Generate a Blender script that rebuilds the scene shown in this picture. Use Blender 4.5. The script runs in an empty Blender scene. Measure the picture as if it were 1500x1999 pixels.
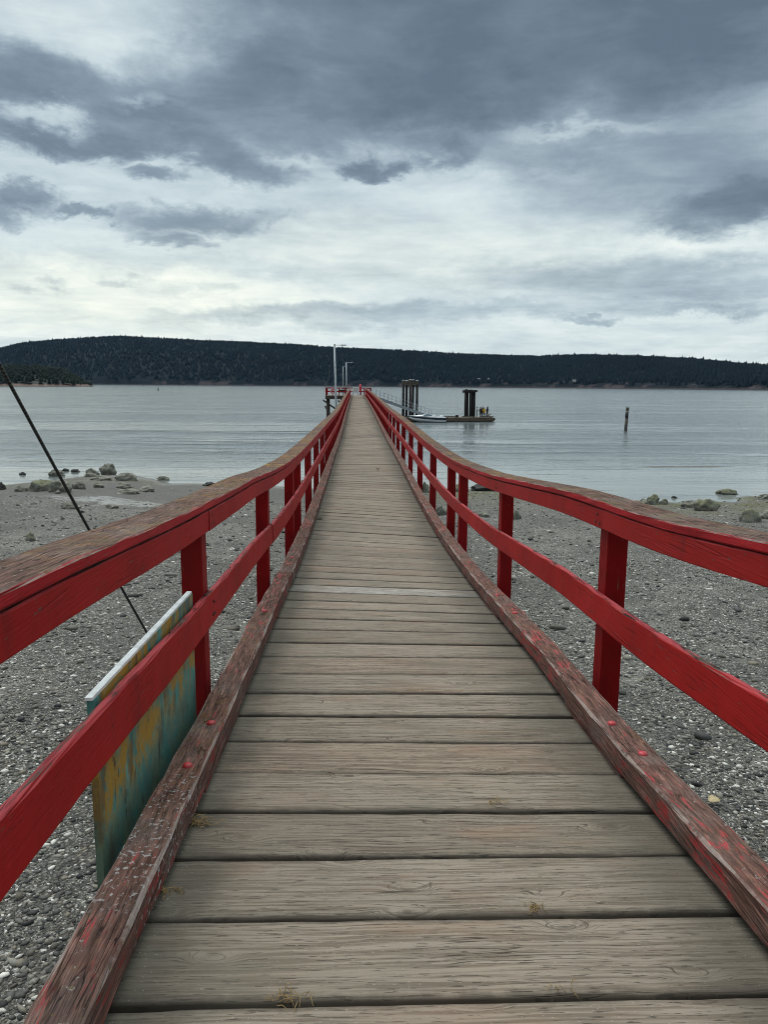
import bpy, bmesh, math, random
import numpy as np
from mathutils import Vector, Matrix, noise as mnoise

random.seed(7); rng = np.random.default_rng(7)
R = math.radians
S = bpy.context.scene
COL = S.collection
ZO = 6.0                      # eye height above the water; water level is z = 0

# ------------------------------------------------------------------ camera
FPX, CXP, CYP = 1500.0, 750.0, 999.5
PITCH = math.atan((999.5-751.5)/FPX); ROLL = 0.007
YAW = math.atan(55/FPX/math.cos(PITCH))
_F = Vector((math.sin(YAW)*math.cos(PITCH), math.cos(YAW)*math.cos(PITCH), -math.sin(PITCH)))
_R = Vector((math.cos(YAW), -math.sin(YAW), 0)); _U = _R.cross(_F)
_R2 = _R*math.cos(ROLL)+_U*math.sin(ROLL); _U2 = _U*math.cos(ROLL)-_R*math.sin(ROLL)
EYE = Vector((0, 0, ZO))
cam = bpy.data.cameras.new('camera'); camo = bpy.data.objects.new('camera', cam); COL.objects.link(camo)
cam.sensor_fit = 'VERTICAL'; cam.sensor_height = 24; cam.lens = 24*FPX/1999
cam.clip_start = 0.05; cam.clip_end = 20000
M = Matrix((_R2, _U2, -_F)).transposed().to_4x4(); M.translation = EYE
camo.matrix_world = M
S.camera = camo

def ray(u, v):                # direction of a measured point, forward component 1
    return _R2*((u-CXP)/FPX)+_U2*((CYP-v)/FPX)+_F
def at_z(u, v, z):
    d = ray(u, v); return EYE+d*((z-ZO)/d.z)
def at_y(u, v, y):
    d = ray(u, v); return EYE+d*(y/d.y)

# ------------------------------------------------------------------ node helper
class NT:
    def __init__(s, tree): s.t = tree; s.n = tree.nodes; s.l = tree.links
    def put(s, sock, v):
        if v is None: return
        if isinstance(v, bpy.types.NodeSocket): s.l.new(v, sock)
        else:
            if sock.type == 'RGBA' and len(v) == 3: v = (*v, 1)
            sock.default_value = v
    def new(s, typ, **p):
        nd = s.n.new(typ)
        for k, v in p.items(): setattr(nd, k, v)
        return nd
    def m(s, op, a, b=None, c=None, clamp=False):
        nd = s.new('ShaderNodeMath', operation=op, use_clamp=clamp)
        for i, v in enumerate((a, b, c)): s.put(nd.inputs[i], v)
        return nd.outputs[0]
    def vm(s, op, a, b=None, scale=None):
        nd = s.new('ShaderNodeVectorMath', operation=op)
        s.put(nd.inputs[0], a)
        if b is not None: s.put(nd.inputs[1], b)
        if scale is not None: s.put(nd.inputs['Scale'], scale)
        return nd.outputs['Value'] if op in ('LENGTH', 'DOT_PRODUCT', 'DISTANCE') else nd.outputs[0]
    def sep(s, v):
        nd = s.new('ShaderNodeSeparateXYZ'); s.put(nd.inputs[0], v); return nd.outputs
    def comb(s, x=0., y=0., z=0.):
        nd = s.new('ShaderNodeCombineXYZ')
        for i, v in enumerate((x, y, z)): s.put(nd.inputs[i], v)
        return nd.outputs[0]
    def noise(s, vec, scale=1., detail=3., rough=.5, dist=0., col=False):
        nd = s.new('ShaderNodeTexNoise')
        s.put(nd.inputs['Vector'], vec); s.put(nd.inputs['Scale'], scale); s.put(nd.inputs['Detail'], detail)
        s.put(nd.inputs['Roughness'], rough); s.put(nd.inputs['Distortion'], dist)
        return nd.outputs['Color' if col else 'Fac']
    def vor(s, vec, scale, feature='F1', rnd=1., out='Distance'):
        nd = s.new('ShaderNodeTexVoronoi', feature=feature)
        s.put(nd.inputs['Vector'], vec); s.put(nd.inputs['Scale'], scale); s.put(nd.inputs['Randomness'], rnd)
        return nd.outputs[out] if isinstance(out, str) else [nd.outputs[o] for o in out]
    def mr(s, v, a, b, c=0., d=1., smooth=True):
        nd = s.new('ShaderNodeMapRange', interpolation_type='SMOOTHSTEP' if smooth else 'LINEAR')
        for i, x in enumerate((v, a, b, c, d)): s.put(nd.inputs[i], x)
        return nd.outputs[0]
    def mix(s, f, a, b, mode='MIX'):
        nd = s.new('ShaderNodeMix', data_type='RGBA', blend_type=mode)
        s.put(nd.inputs[0], f); s.put(nd.inputs[6], a); s.put(nd.inputs[7], b)
        return nd.outputs[2]
    def ramp(s, f, stops, interp='LINEAR'):
        nd = s.new('ShaderNodeValToRGB'); cr = nd.color_ramp; cr.interpolation = interp
        while len(cr.elements) < len(stops): cr.elements.new(.5)
        for e, (p, c) in zip(cr.elements, stops): e.position = p; e.color = (*c, 1)
        s.put(nd.inputs[0], f); return nd.outputs[0]
    def map(s, vec, loc=(0,0,0), rot=(0,0,0), sc=(1,1,1), typ='POINT'):
        nd = s.new('ShaderNodeMapping', vector_type=typ); s.put(nd.inputs[0], vec)
        nd.inputs['Location'].default_value = loc; nd.inputs['Rotation'].default_value = rot; nd.inputs['Scale'].default_value = sc
        return nd.outputs[0]
    def attr(s, name, out='Vector'):
        nd = s.new('ShaderNodeAttribute'); nd.attribute_name = name; return nd.outputs[out]
    def obj(s): return s.new('ShaderNodeTexCoord').outputs['Object']
    def geo(s, out): return s.new('ShaderNodeNewGeometry').outputs[out]
    def rnd(s): return s.new('ShaderNodeObjectInfo').outputs['Random']
    def bump(s, h, strength=.5, dist=.01, normal=None):
        nd = s.new('ShaderNodeBump'); s.put(nd.inputs['Strength'], strength); s.put(nd.inputs['Distance'], dist)
        s.put(nd.inputs['Height'], h); s.put(nd.inputs['Normal'], normal); return nd.outputs[0]

def material(name, build):
    m = bpy.data.materials.new(name); m.use_nodes = True
    t = NT(m.node_tree); b = m.node_tree.nodes['Principled BSDF']
    out = build(t) or {}
    for k, v in out.items(): t.put(b.inputs[k], v)
    return m

# ------------------------------------------------------------------ materials
RED = (.30, .010, .014); RED_DK = (.20, .006, .010)
GREYW = (.20, .165, .135)

def painted_wood(axis, wear_lo, wear_hi, wood=(.12, .078, .062), lichen=0., red=RED, splat=False, ridge=0., seg=True, crack=.8, pink=.5, lich_y=False, fs=1.):
    """Red painted timber whose upward faces are worn to bare, cracked wood. axis = length direction."""
    def f(t):
        p = t.obj(); rv = t.m('ADD', t.rnd(), t.attr('seg', 'Fac')) if seg else t.rnd()
        sg = t.attr('seg', 'Fac') if seg else t.rnd()
        off = t.comb(t.m('MULTIPLY', rv, 17.3), t.m('MULTIPLY', rv, 5.1), t.m('MULTIPLY', rv, 2.3))
        q = t.vm('ADD', p, off)
        sc = {'y': (30*fs, 1.5*fs, 30*fs), 'z': (30, 30, 1.5), 'x': (1.5, 30, 30)}[axis]
        qw = t.vm('ADD', q, t.vm('SCALE', t.noise(q, 2.2, 2, .5, col=True), scale=.02))
        grain = t.noise(t.map(qw, sc=sc), 1.5, 4, .6)
        fine = t.noise(t.map(qw, sc=tuple(c*3 if c > 2 else c*1.6 for c in sc)), 1.4, 3, .6)
        blot = t.noise(q, 3.2, 5, .62); big = t.noise(q, .8, 3, .5)
        sc2 = {'y': (10*fs, 1.6*fs, 10*fs), 'z': (10, 10, 1.6), 'x': (1.6, 10, 10)}[axis]
        chip = t.noise(t.map(q, sc=sc2), 2.2, 7, .70)
        nz = t.sep(t.geo('Normal'))[2]
        top = t.mr(nz, .45, .9)
        # long drying cracks
        lc = t.noise(t.map(qw, sc=tuple(c*.55 if c > 2 else c*.55 for c in sc)), 1., 2, .5)
        crk = t.m('MULTIPLY', t.mr(t.m('ABSOLUTE', t.m('SUBTRACT', lc, .5)), .004, .020, 1, 0), t.mr(t.noise(q, 2.6, 3, .6), .44, .56))
        # paint: slow variation, fade per board, grime, nicks
        paint = t.mix(t.mr(blot, .3, .75), red, tuple(c*.66 for c in red))
        paint = t.mix(t.mr(big, .40, .70, 0, .6), paint, (min(red[0]*1.25, 1), red[1]+.006, red[2]+.008))
        paint = t.mix(t.mr(sg, .45, 1., 0, .42), paint, (red[0]*.80, red[1]+.010, red[2]+.009))
        paint = t.mix(t.mr(chip, .60, .70, 0, .6), paint, (.075, .012, .012))
        paint = t.mix(t.mr(t.noise(q, 38, 3, .7), .70, .74, 0, .6), paint, (.05, .012, .012))
        ch2 = t.noise(t.map(t.vm('ADD', q, (3, 1, 7)), sc=sc2), 5.5, 5, .62)
        dr = t.noise(t.map(t.vm('ADD', q, (1, 4, 2)), sc=(7, 7, 1.1)), 1.6, 5, .65)
        paint = t.mix(t.mr(dr, .52, .72, 0, .38), paint, (.085, .012, .012))
        paint = t.mix(t.mr(ch2, .665, .68, 0, .85), paint, (.12, .085, .072))
        # bare wood under it
        w = t.ramp(grain, [(.28, tuple(c*.25 for c in wood)), (.44, tuple(c*.75 for c in wood)), (.56, tuple(c*1.1 for c in wood)), (.72, tuple(min(c*2.2, 1) for c in wood))])
        w = t.mix(t.mr(blot, .45, .75, 0, .40), w, t.mix(grain, (.10, .085, .075), (.30, .27, .25)))
        w = t.mix(t.mr(fine, .34, .46, .6, 0), w, tuple(c*.18 for c in wood))
        wearm = t.m('ADD', t.m('MULTIPLY', chip, .75), t.m('MULTIPLY', grain, .35))
        th = t.mr(top, 0, 1, wear_lo, wear_hi, smooth=False)
        if wear_hi > .6: th = t.m('ADD', th, t.m('MULTIPLY', t.m('SUBTRACT', t.noise(q, 1.7, 3, .5), .5), .34))
        bare = t.mr(t.m('SUBTRACT', th, wearm), -.05, .05)
        pk = t.mix(t.mr(grain, .35, .55), (.17, .015, .022), (.40, .062, .070))
        pinky = t.mix(t.m('MULTIPLY', top, pink), paint, pk)
        col = t.mix(bare, pinky, w)
        col = t.mix(t.m('MULTIPLY', crk, t.mr(top, 0, 1, crack*.2, crack)), col, (.014, .009, .008))
        if ridge:
            rm = t.m('MULTIPLY', t.mr(nz, .25, .45), t.mr(nz, .90, .985, 1, 0))
            rm = t.m('MULTIPLY', rm, t.mr(t.noise(q, 5, 5, .7), .36, .54))
            col = t.mix(t.m('MULTIPLY', rm, ridge), col, t.mix(fine, (.17, .13, .115), (.42, .36, .33)))
        if lichen:
            lm = t.m('MULTIPLY', t.mr(t.noise(q, 16, 6, .75), .50, .60), t.mr(t.noise(q, 1.1, 3, .5), .44, .60))
            lm = t.m('MULTIPLY', lm, top)
            if lich_y: lm = t.m('MULTIPLY', lm, t.mr(t.sep(p)[1], 3.5, 8, .22, 1.))
            col = t.mix(t.m('MULTIPLY', lm, lichen), col, (.33, .185, .025))
            gm = t.m('MULTIPLY', t.mr(t.noise(t.vm('ADD', q, (9, 3, 1)), 6, 6, .72), .50, .62), top)
            col = t.mix(t.m('MULTIPLY', gm, .5*lichen), col, (.125, .105, .05))
            wm_ = t.m('MULTIPLY', t.mr(t.noise(t.vm('ADD', q, (2, 7, 3)), 45, 3, .6), .66, .71), top)
            col = t.mix(t.m('MULTIPLY', wm_, .5), col, (.33, .31, .28))
        if splat:
            y = t.sep(p)[1]
            zone = t.m('MULTIPLY', t.mr(y, 1.9, 2.2), t.mr(y, 2.75, 3.1, 1, 0))
            zone = t.m('MULTIPLY', zone, t.mr(t.sep(p)[0], 0, .2, 1, 0))
            sp = t.m('MULTIPLY', t.mr(t.noise(q, 42, 4, .7), .57, .63), zone)
            col = t.mix(t.m('MULTIPLY', sp, .85), col, (.40, .40, .39))
            yl = t.mr(t.noise(t.vm('ADD', q, (4, 8, 0)), 38, 4, .7), .65, .71)
            col = t.mix(t.m('MULTIPLY', yl, .55), col, (.19, .165, .05))
        h = t.m('ADD', t.m('MULTIPLY', grain, t.mr(bare, 0, 1, .35, 1.2)), t.m('MULTIPLY', fine, .4))
        h = t.m('SUBTRACT', h, t.m('ADD', t.m('MULTIPLY', bare, .35), t.m('MULTIPLY', crk, t.mr(top, 0, 1, .2, 1.))))
        return {'Base Color': col, 'Roughness': t.mr(bare, 0, 1, .6, .9), 'Specular IOR Level': .14,
                'Normal': t.bump(h, .75, .008)}
    return f

M_CAP = material('worn_red_cap_paint', painted_wood('y', .13, .74, wood=(.108, .060, .048), lichen=.9, red=(.33, .008, .012), ridge=.45, lich_y=True, fs=1.9))
M_BOARD = material('red_board_paint', painted_wood('y', .16, .50, red=(.335, .009, .008), pink=.85, crack=1.))
M_POST = material('red_post_paint', painted_wood('z', .20, .6, red=(.245, .003, .004), seg=False))
M_KERB = material('worn_kerb_paint', painted_wood('y', .64, .655, wood=(.132, .070, .056), lichen=.14, red=(.36, .024, .026), splat=True, ridge=.8, crack=.8, fs=1.8))
M_BOLT = material('red_bolt_paint', lambda t: {'Base Color': t.mix(t.mr(t.noise(t.obj(), 60, 3), .45, .6), (.42, .025, .035), (.3, .03, .03)), 'Roughness': .5})

def plank(t):
    L = t.attr('loc'); x, y, r = t.sep(L)
    r1 = t.m('FRACT', t.m('MULTIPLY', r, 7.31)); r2 = t.m('FRACT', t.m('MULTIPLY', r, 23.7))
    # knots: cells stretched along the plank
    kv = t.comb(t.m('MULTIPLY', x, 2.6), t.m('ADD', t.m('MULTIPLY', y, 6.5), t.m('MULTIPLY', r, 91)), t.m('MULTIPLY', r, 37))
    d, kc = t.vor(kv, 1.0, out=('Distance', 'Color'))
    kr = t.sep(kc)[0]
    has = t.m('MULTIPLY', t.mr(kr, .40, .42), t.m('ADD', .35, t.m('MULTIPLY', t.m('FRACT', t.m('MULTIPLY', kr, 13.7)), .65)))
    kf = t.m('MULTIPLY', t.mr(d, .0, .34, 1, 0), has)
    slow = t.noise(t.comb(t.m('MULTIPLY', x, .9), t.m('MULTIPLY', y, 5), t.m('MULTIPLY', r, 51)), 1, 2, .5)
    g = t.m('ADD', t.m('MULTIPLY', y, 90), t.m('ADD', t.m('MULTIPLY', kf, 7.), t.m('MULTIPLY', slow, 4)))
    lines = t.noise(t.comb(t.m('MULTIPLY', x, 2.6), g, t.m('MULTIPLY', r, 77)), 1.0, 2.5, .55)
    fine = t.noise(t.comb(t.m('MULTIPLY', x, 13), t.m('ADD', t.m('MULTIPLY', y, 150), t.m('MULTIPLY', kf, 30)), t.m('MULTIPLY', r, 33)), 1.0, 3, .6)
    base = t.ramp(r1, [(0, (.165, .140, .113)), (.3, (.205, .174, .140)), (.55, (.190, .150, .116)), (.75, (.225, .192, .157)), (.9, (.178, .152, .122)), (1, (.150, .124, .098))])
    pale = t.mr(r2, .95, .96)
    base = t.mix(pale, base, (.27, .255, .235))
    c = t.mix(t.mr(lines, .36, .62), t.mix(1., base, (.68, .63, .58), 'MULTIPLY'), t.mix(1., base, (1.22, 1.20, 1.17), 'MULTIPLY'))
    c = t.mix(t.mr(fine, .36, .43, .85, 0), c, (.045, .036, .028))
    speck = t.noise(t.comb(t.m('MULTIPLY', x, 70), t.m('MULTIPLY', y, 130), t.m('MULTIPLY', r, 13)), 1., 2, .5)
    c = t.mix(t.mr(speck, .63, .72, 0, .45), c, (.34, .30, .25))
    # warm and green tones wandering along the plank
    P = t.obj()
    w1 = t.noise(t.map(P, sc=(1.6, 5, 1)), 1, 4, .6); w2 = t.noise(t.map(P, (3, 7, 0), sc=(2.2, 3, 1)), 1, 4, .6)
    c = t.mix(t.mr(w1, .52, .75, 0, .45), c, (.205, .115, .068))
    c = t.mix(t.mr(w2, .50, .72, 0, .35), c, (.140, .130, .095))
    c = t.mix(t.mr(t.noise(P, 1.3, 5, .6), .4, .75, 0, .38), c, (.12, .105, .085))
    # knot hearts
    core = t.m('MULTIPLY', t.mr(t.m('ADD', d, t.m('MULTIPLY', t.noise(P, 40, 3), .03)), .045, .105, 1, 0), t.mr(kr, .40, .42))
    ring = t.m('MULTIPLY', t.mr(t.m('ABSOLUTE', t.m('SUBTRACT', t.m('ADD', d, t.m('MULTIPLY', t.noise(P, 25, 3), .06)), .135)), .0, .022, 1, 0), t.mr(kr, .40, .42))
    c = t.mix(t.m('MULTIPLY', ring, .55), c, (.06, .048, .038))
    c = t.mix(t.m('MULTIPLY', core, .72), c, (.085, .075, .062))
    # splits
    cr = t.noise(t.comb(t.m('MULTIPLY', x, .8), t.m('ADD', t.m('MULTIPLY', y, 30), t.m('MULTIPLY', slow, 4)), t.m('MULTIPLY', r, 71)), 1, 2, .5)
    crack = t.m('MULTIPLY', t.mr(t.m('ABSOLUTE', t.m('SUBTRACT', cr, .5)), .0, .010, 1, 0), t.mr(t.noise(t.comb(t.m('MULTIPLY', x, 1.3), t.m('MULTIPLY', r, 19), t.m('MULTIPLY', y, 2)), 1, 2), .50, .58))
    c = t.mix(t.m('MULTIPLY', crack, .85), c, (.025, .02, .016))
    # algae and trodden dirt along both kerbs
    px = t.sep(P)[0]
    wob = t.m('MULTIPLY', t.m('SUBTRACT', t.noise(t.map(P, sc=(1, 2.2, 1)), 1.6, 5, .65), .5), .55)
    ed = t.m('MAXIMUM', t.mr(t.m('ADD', px, wob), -.62, -.38, 1, 0), t.mr(t.m('ADD', px, wob), .78, 1.18, 0, 1))
    c = t.mix(t.m('MULTIPLY', ed, .62), c, (.058, .056, .044))
    gr = t.mr(t.noise(P, 150, 2, .5), .70, .74)
    ed2 = t.m('MAXIMUM', t.mr(px, -.63, -.5, 1, 0), t.mr(px, 1.07, 1.2, 0, 1))
    c = t.mix(t.m('MULTIPLY', gr, t.m('ADD', t.m('MULTIPLY', ed2, .8), .12)), c, (.40, .38, .34))
    le = t.m('ADD', t.m('ABSOLUTE', y), t.m('MULTIPLY', t.m('SUBTRACT', t.noise(P, 14, 4, .65), .5), .05))
    c = t.mix(t.mr(le, .140, .172, 0, .62), c, (.05, .042, .034))
    h = t.m('ADD', t.m('MULTIPLY', lines, .8), t.m('MULTIPLY', fine, .35))
    h = t.m('SUBTRACT', h, t.m('ADD', t.m('MULTIPLY', crack, 1.), t.m('MULTIPLY', core, -.25)))
    return {'Base Color': c, 'Roughness': .82, 'Specular IOR Level': .25, 'Normal': t.bump(h, .6, .006)}
M_PLANK = material('weathered_plank_wood', plank)

def timber(col, dark=.4, axis='z', rough=.85):
    def f(t):
        q = t.obj(); sc = {'y': (9, .7, 9), 'z': (9, 9, .7), 'x': (.7, 9, 9)}[axis]
        g = t.noise(t.map(q, sc=sc), 1.5, 5, .65); b = t.noise(q, 1.3, 4, .6)
        c = t.mix(t.mr(g, .35, .65), tuple(x*dark for x in col), col)
        c = t.mix(t.mr(b, .45, .7, 0, .5), c, tuple(x*.55 for x in col))
        return {'Base Color': c, 'Roughness': rough, 'Normal': t.bump(g, .5, .02)}
    return f
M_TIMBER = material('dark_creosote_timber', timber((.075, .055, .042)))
M_TIMBERX = material('float_face_timber', timber((.13, .10, .072), .45, 'x'))
M_PILE = material('black_pile_timber', timber((.019, .016, .015)))
M_PILEB = material('brown_pile_timber', timber((.055, .032, .028)))
M_PALEW = material('bleached_timber', timber((.36, .34, .31), .5, 'x'))
M_COLLAR = material('collar_timber', timber((.115, .10, .075), .35, 'x'))
M_RAFT = material('float_deck_wood', timber((.24, .19, .15), .6, 'x'))

def plain(col, rough=.6, metal=0., var=.25, scale=5., bump=.0):
    def f(t):
        n = t.noise(t.obj(), scale, 4, .6)
        o = {'Base Color': t.mix(t.mr(n, .35, .7), col, tuple(c*(1-var) for c in col)), 'Roughness': rough, 'Metallic': metal}
        if bump: o['Normal'] = t.bump(n, bump, .02)
        return o
    return f
M_NAIL = material('rusty_painted_nail', plain((.075, .012, .010), .6, 0, .6, 90))
M_GALV = material('galvanised_steel', plain((.42, .45, .48), .5, .35, .3))
M_ALU = material('grey_aluminium', plain((.30, .33, .36), .45, .4, .3))
M_ALUD = material('dark_aluminium', plain((.10, .12, .14), .5, .2, .3))
M_LENS = material('lamp_lens_plastic', plain((.7, .7, .68), .3))
M_WHITE = material('white_gelcoat', plain((.78, .79, .80), .25, 0, .06))
M_NAVY = material('navy_gelcoat', plain((.012, .016, .035), .2, 0, .2))
M_GLASS = material('tinted_glass', plain((.20, .26, .31), .08, 0, .2))
M_BLACKP = material('black_plastic', plain((.015, .015, .017), .5))
M_LIFERED = material('rescue_red', plain((.62, .015, .045), .4, 0, .25))
M_WSIGN = material('white_board_paint', plain((.68, .71, .70), .5, 0, .25, 9))
M_CABLE = material('steel_cable', lambda t: (lambda w: {'Base Color': t.mix(w, (.02, .02, .02), (.055, .055, .052)), 'Roughness': .55, 'Metallic': .2, 'Normal': t.bump(w, .8, .01)})(
    t.mr(t.m('SINE', t.m('MULTIPLY', t.sep(t.attr('loc'))[0], 1.)), -.6, .8)))
M_TWHITE = material('white_edge_paint', plain((.74, .76, .76), .5, 0, .25, 14))

def signpaint(t):
    p = t.obj()
    st = t.noise(t.map(p, sc=(5, 5, 2.6)), 1.5, 8, .74, .7)
    st2 = t.noise(t.map(p, (5, 1, 2), sc=(2.4, 3.0, 1.9)), 1.6, 8, .74, .9)
    bl = t.noise(t.map(p, (1, 8, 3), sc=(3, 5, 2.5)), 1.6, 6, .68)
    c = t.mix(t.mr(st, .35, .7), (.040, .165, .150), (.10, .33, .295))
    z = t.sep(p)[2]
    zz = t.mr(z, ZO-1.62, ZO-1.28, 0, 1)
    c = t.mix(t.m('MULTIPLY', t.mr(st2, .44, .56), t.mr(zz, .0, .5, .25, 1)), c, (.36, .20, .018))
    c = t.mix(t.m('MULTIPLY', t.mr(bl, .50, .62), .65), c, (.075, .062, .038))
    c = t.mix(t.mr(t.noise(t.map(p, sc=(20, 20, 7)), 1., 5, .75), .58, .66, 0, .85), c, (.03, .026, .018))
    c = t.mix(t.mr(t.noise(t.map(p, (2, 3, 4), sc=(14, 14, 6)), 1., 5, .75), .60, .68, 0, .7), c, (.16, .38, .34))
    c = t.mix(t.m('MULTIPLY', t.mr(zz, 0, .30, 1, 0), t.mr(st, .42, .6, .0, .6)), c, (.055, .055, .042))
    return {'Base Color': c, 'Roughness': .6, 'Normal': t.bump(st, .4, .008)}
M_SIGN = material('peeling_teal_paint', signpaint)

PEB = [(.0, (.020, .021, .022)), (.18, (.052, .052, .050)), (.36, (.105, .103, .097)), (.50, (.098, .086, .068)), (.63, (.165, .158, .142)),
       (.76, (.25, .24, .21)), (.845, (.18, .155, .115)), (.90, (.48, .47, .43)), (1.0, (.70, .68, .63))]
def beach(t):
    p = t.obj(); x, y, z = t.sep(p)
    q = t.vm('ADD', p, t.vm('SCALE', t.noise(p, 9, 2, .5, col=True), scale=.05))
    d1, c1 = t.vor(t.map(q, sc=(1, 1, .3)), 30, out=('Distance', 'Color'))
    d2, c2 = t.vor(t.map(q, sc=(1, 1, .3)), 75, out=('Distance', 'Color'))
    a = t.ramp(t.sep(c1)[0], PEB); b = t.ramp(t.sep(c2)[1], PEB)
    c = t.mix(t.mr(t.noise(p, 5, 4, .6), .4, .6), a, b)
    big = t.noise(p, .45, 5, .6)
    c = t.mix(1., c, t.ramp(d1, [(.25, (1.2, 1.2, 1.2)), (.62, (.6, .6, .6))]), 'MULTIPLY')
    c = t.mix(t.mr(big, .42, .62, 0, .38), c, (.060, .057, .052))
    c = t.mix(t.mr(t.noise(t.vm('ADD', p, (5, 5, 5)), .7, 5, .65), .52, .66, 0, .34), c, (.26, .25, .22))
    # sand flat left of the pier, wet film streaks
    wn = t.m('MULTIPLY', t.m('SUBTRACT', t.noise(p, .55, 6, .68), .5), 9)
    sd = t.vm('LENGTH', t.map(t.comb(x, t.m('ADD', y, wn), 0), (-9.5, 40.5, 0), (0, 0, R(8)), (11.5, 6.2, 1), 'TEXTURE'))
    sand = t.mr(sd, .75, 1.05, 1, 0)
    sc = t.mix(t.mr(t.noise(p, 3, 5, .6), .35, .7), (.088, .084, .078), (.062, .060, .055))
    spk = t.mr(t.noise(p, 26, 2, .5), .69, .73)
    sc = t.mix(t.m('MULTIPLY', spk, .8), sc, (.40, .39, .35))
    c = t.mix(sand, c, sc)
    # olive weed and barnacle crust close to the water
    wl = t.m('MULTIPLY', t.m('MULTIPLY', t.mr(z, .02, .75, 1, 0), t.mr(y, 46, 50, 1, 0)), t.mr(t.noise(t.vm('ADD', p, (7, 7, 7)), .9, 6, .7), .36, .6))
    wl = t.m('MULTIPLY', wl, t.m('SUBTRACT', 1., t.m('MULTIPLY', sand, .9)))
    wr = t.m('MULTIPLY', wl, t.mr(x, 2, 6, .45, 1.))
    c = t.mix(t.m('MULTIPLY', wr, .8), c, t.mix(t.noise(p, 7, 5, .7), (.16, .155, .05), (.06, .06, .028)))
    pu = t.m('MULTIPLY', t.mr(t.vm('LENGTH', t.map(t.comb(x, t.m('ADD', y, t.m('MULTIPLY', wn, .8)), 0), (-11.6, 35.2, 0), (0, 0, R(-28)), (4.2, 1.5, 1), 'TEXTURE')), .45, 1., 1, 0),
             t.mr(t.noise(p, 2.2, 5, .7), .40, .52))
    c = t.mix(t.m('MULTIPLY', pu, .5), c, (.36, .36, .34))
    wet = t.m('MAXIMUM', pu, t.m('MULTIPLY', t.mr(z, 0., .12, 1, 0), .8))
    hgt = t.m('ADD', t.m('MULTIPLY', d1, .8), t.m('MULTIPLY', d2, .4))
    hgt = t.m('MULTIPLY', t.m('MULTIPLY', hgt, -1.4), t.m('SUBTRACT', 1., t.m('MULTIPLY', t.m('MAXIMUM', sand, pu), .9)))
    return {'Base Color': c, 'Roughness': t.mr(wet, 0, 1, .85, .12), 'Specular IOR Level': .3, 'Normal': t.bump(hgt, .9, .03)}
M_BEACH = material('shingle_and_shell', beach)
M_PEB = material('pebble_stone', lambda t: (lambda r, n: {'Base Color': t.mix(t.mr(n, .3, .7, 0, .5), t.ramp(r, PEB), t.mix(1., t.ramp(r, PEB), (.6, .6, .58), 'MULTIPLY')),
    'Roughness': .75, 'Specular IOR Level': .3, 'Normal': t.bump(n, .3, .005)})(t.geo('Random Per Island'), t.noise(t.obj(), 60, 3, .6)))

def rock(moss):
    def f(t):
        p = t.obj(); w = t.geo('Position')
        n = t.noise(w, 2.2, 6, .65); n2 = t.noise(w, 9, 5, .7)
        c = t.ramp(n, [(.32, (.06, .057, .05)), (.5, (.17, .165, .14)), (.68, (.27, .26, .22))])
        c = t.mix(t.mr(n2, .55, .66, 0, .75), c, (.36, .355, .31))
        bar = t.vor(w, 22)
        c = t.mix(t.m('MULTIPLY', t.mr(bar, .1, .22, 1, 0), t.mr(n, .45, .6)), c, (.38, .37, .33))
        nz = t.sep(t.geo('Normal'))[2]
        mm = t.m('MULTIPLY', t.mr(t.m('ADD', nz, t.m('MULTIPLY', t.m('SUBTRACT', n2, .5), 1.2)), .2, .75), moss)
        c = t.mix(mm, c, t.mix(n2, (.075, .085, .022), (.13, .14, .045)))
        z = t.sep(w)[2]
        return {'Base Color': c, 'Roughness': .8, 'Specular IOR Level': .3, 'Normal': t.bump(t.m('ADD', n2, t.m('MULTIPLY', bar, -.4)), .7, .05)}
    return f
M_ROCK = material('barnacled_rock', rock(.10)); M_MOSSY = material('mossy_rock', rock(.55)); M_DARKROCK = material('dark_rock', plain((.035, .035, .033), .8, 0, .5, 4, .6))

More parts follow.
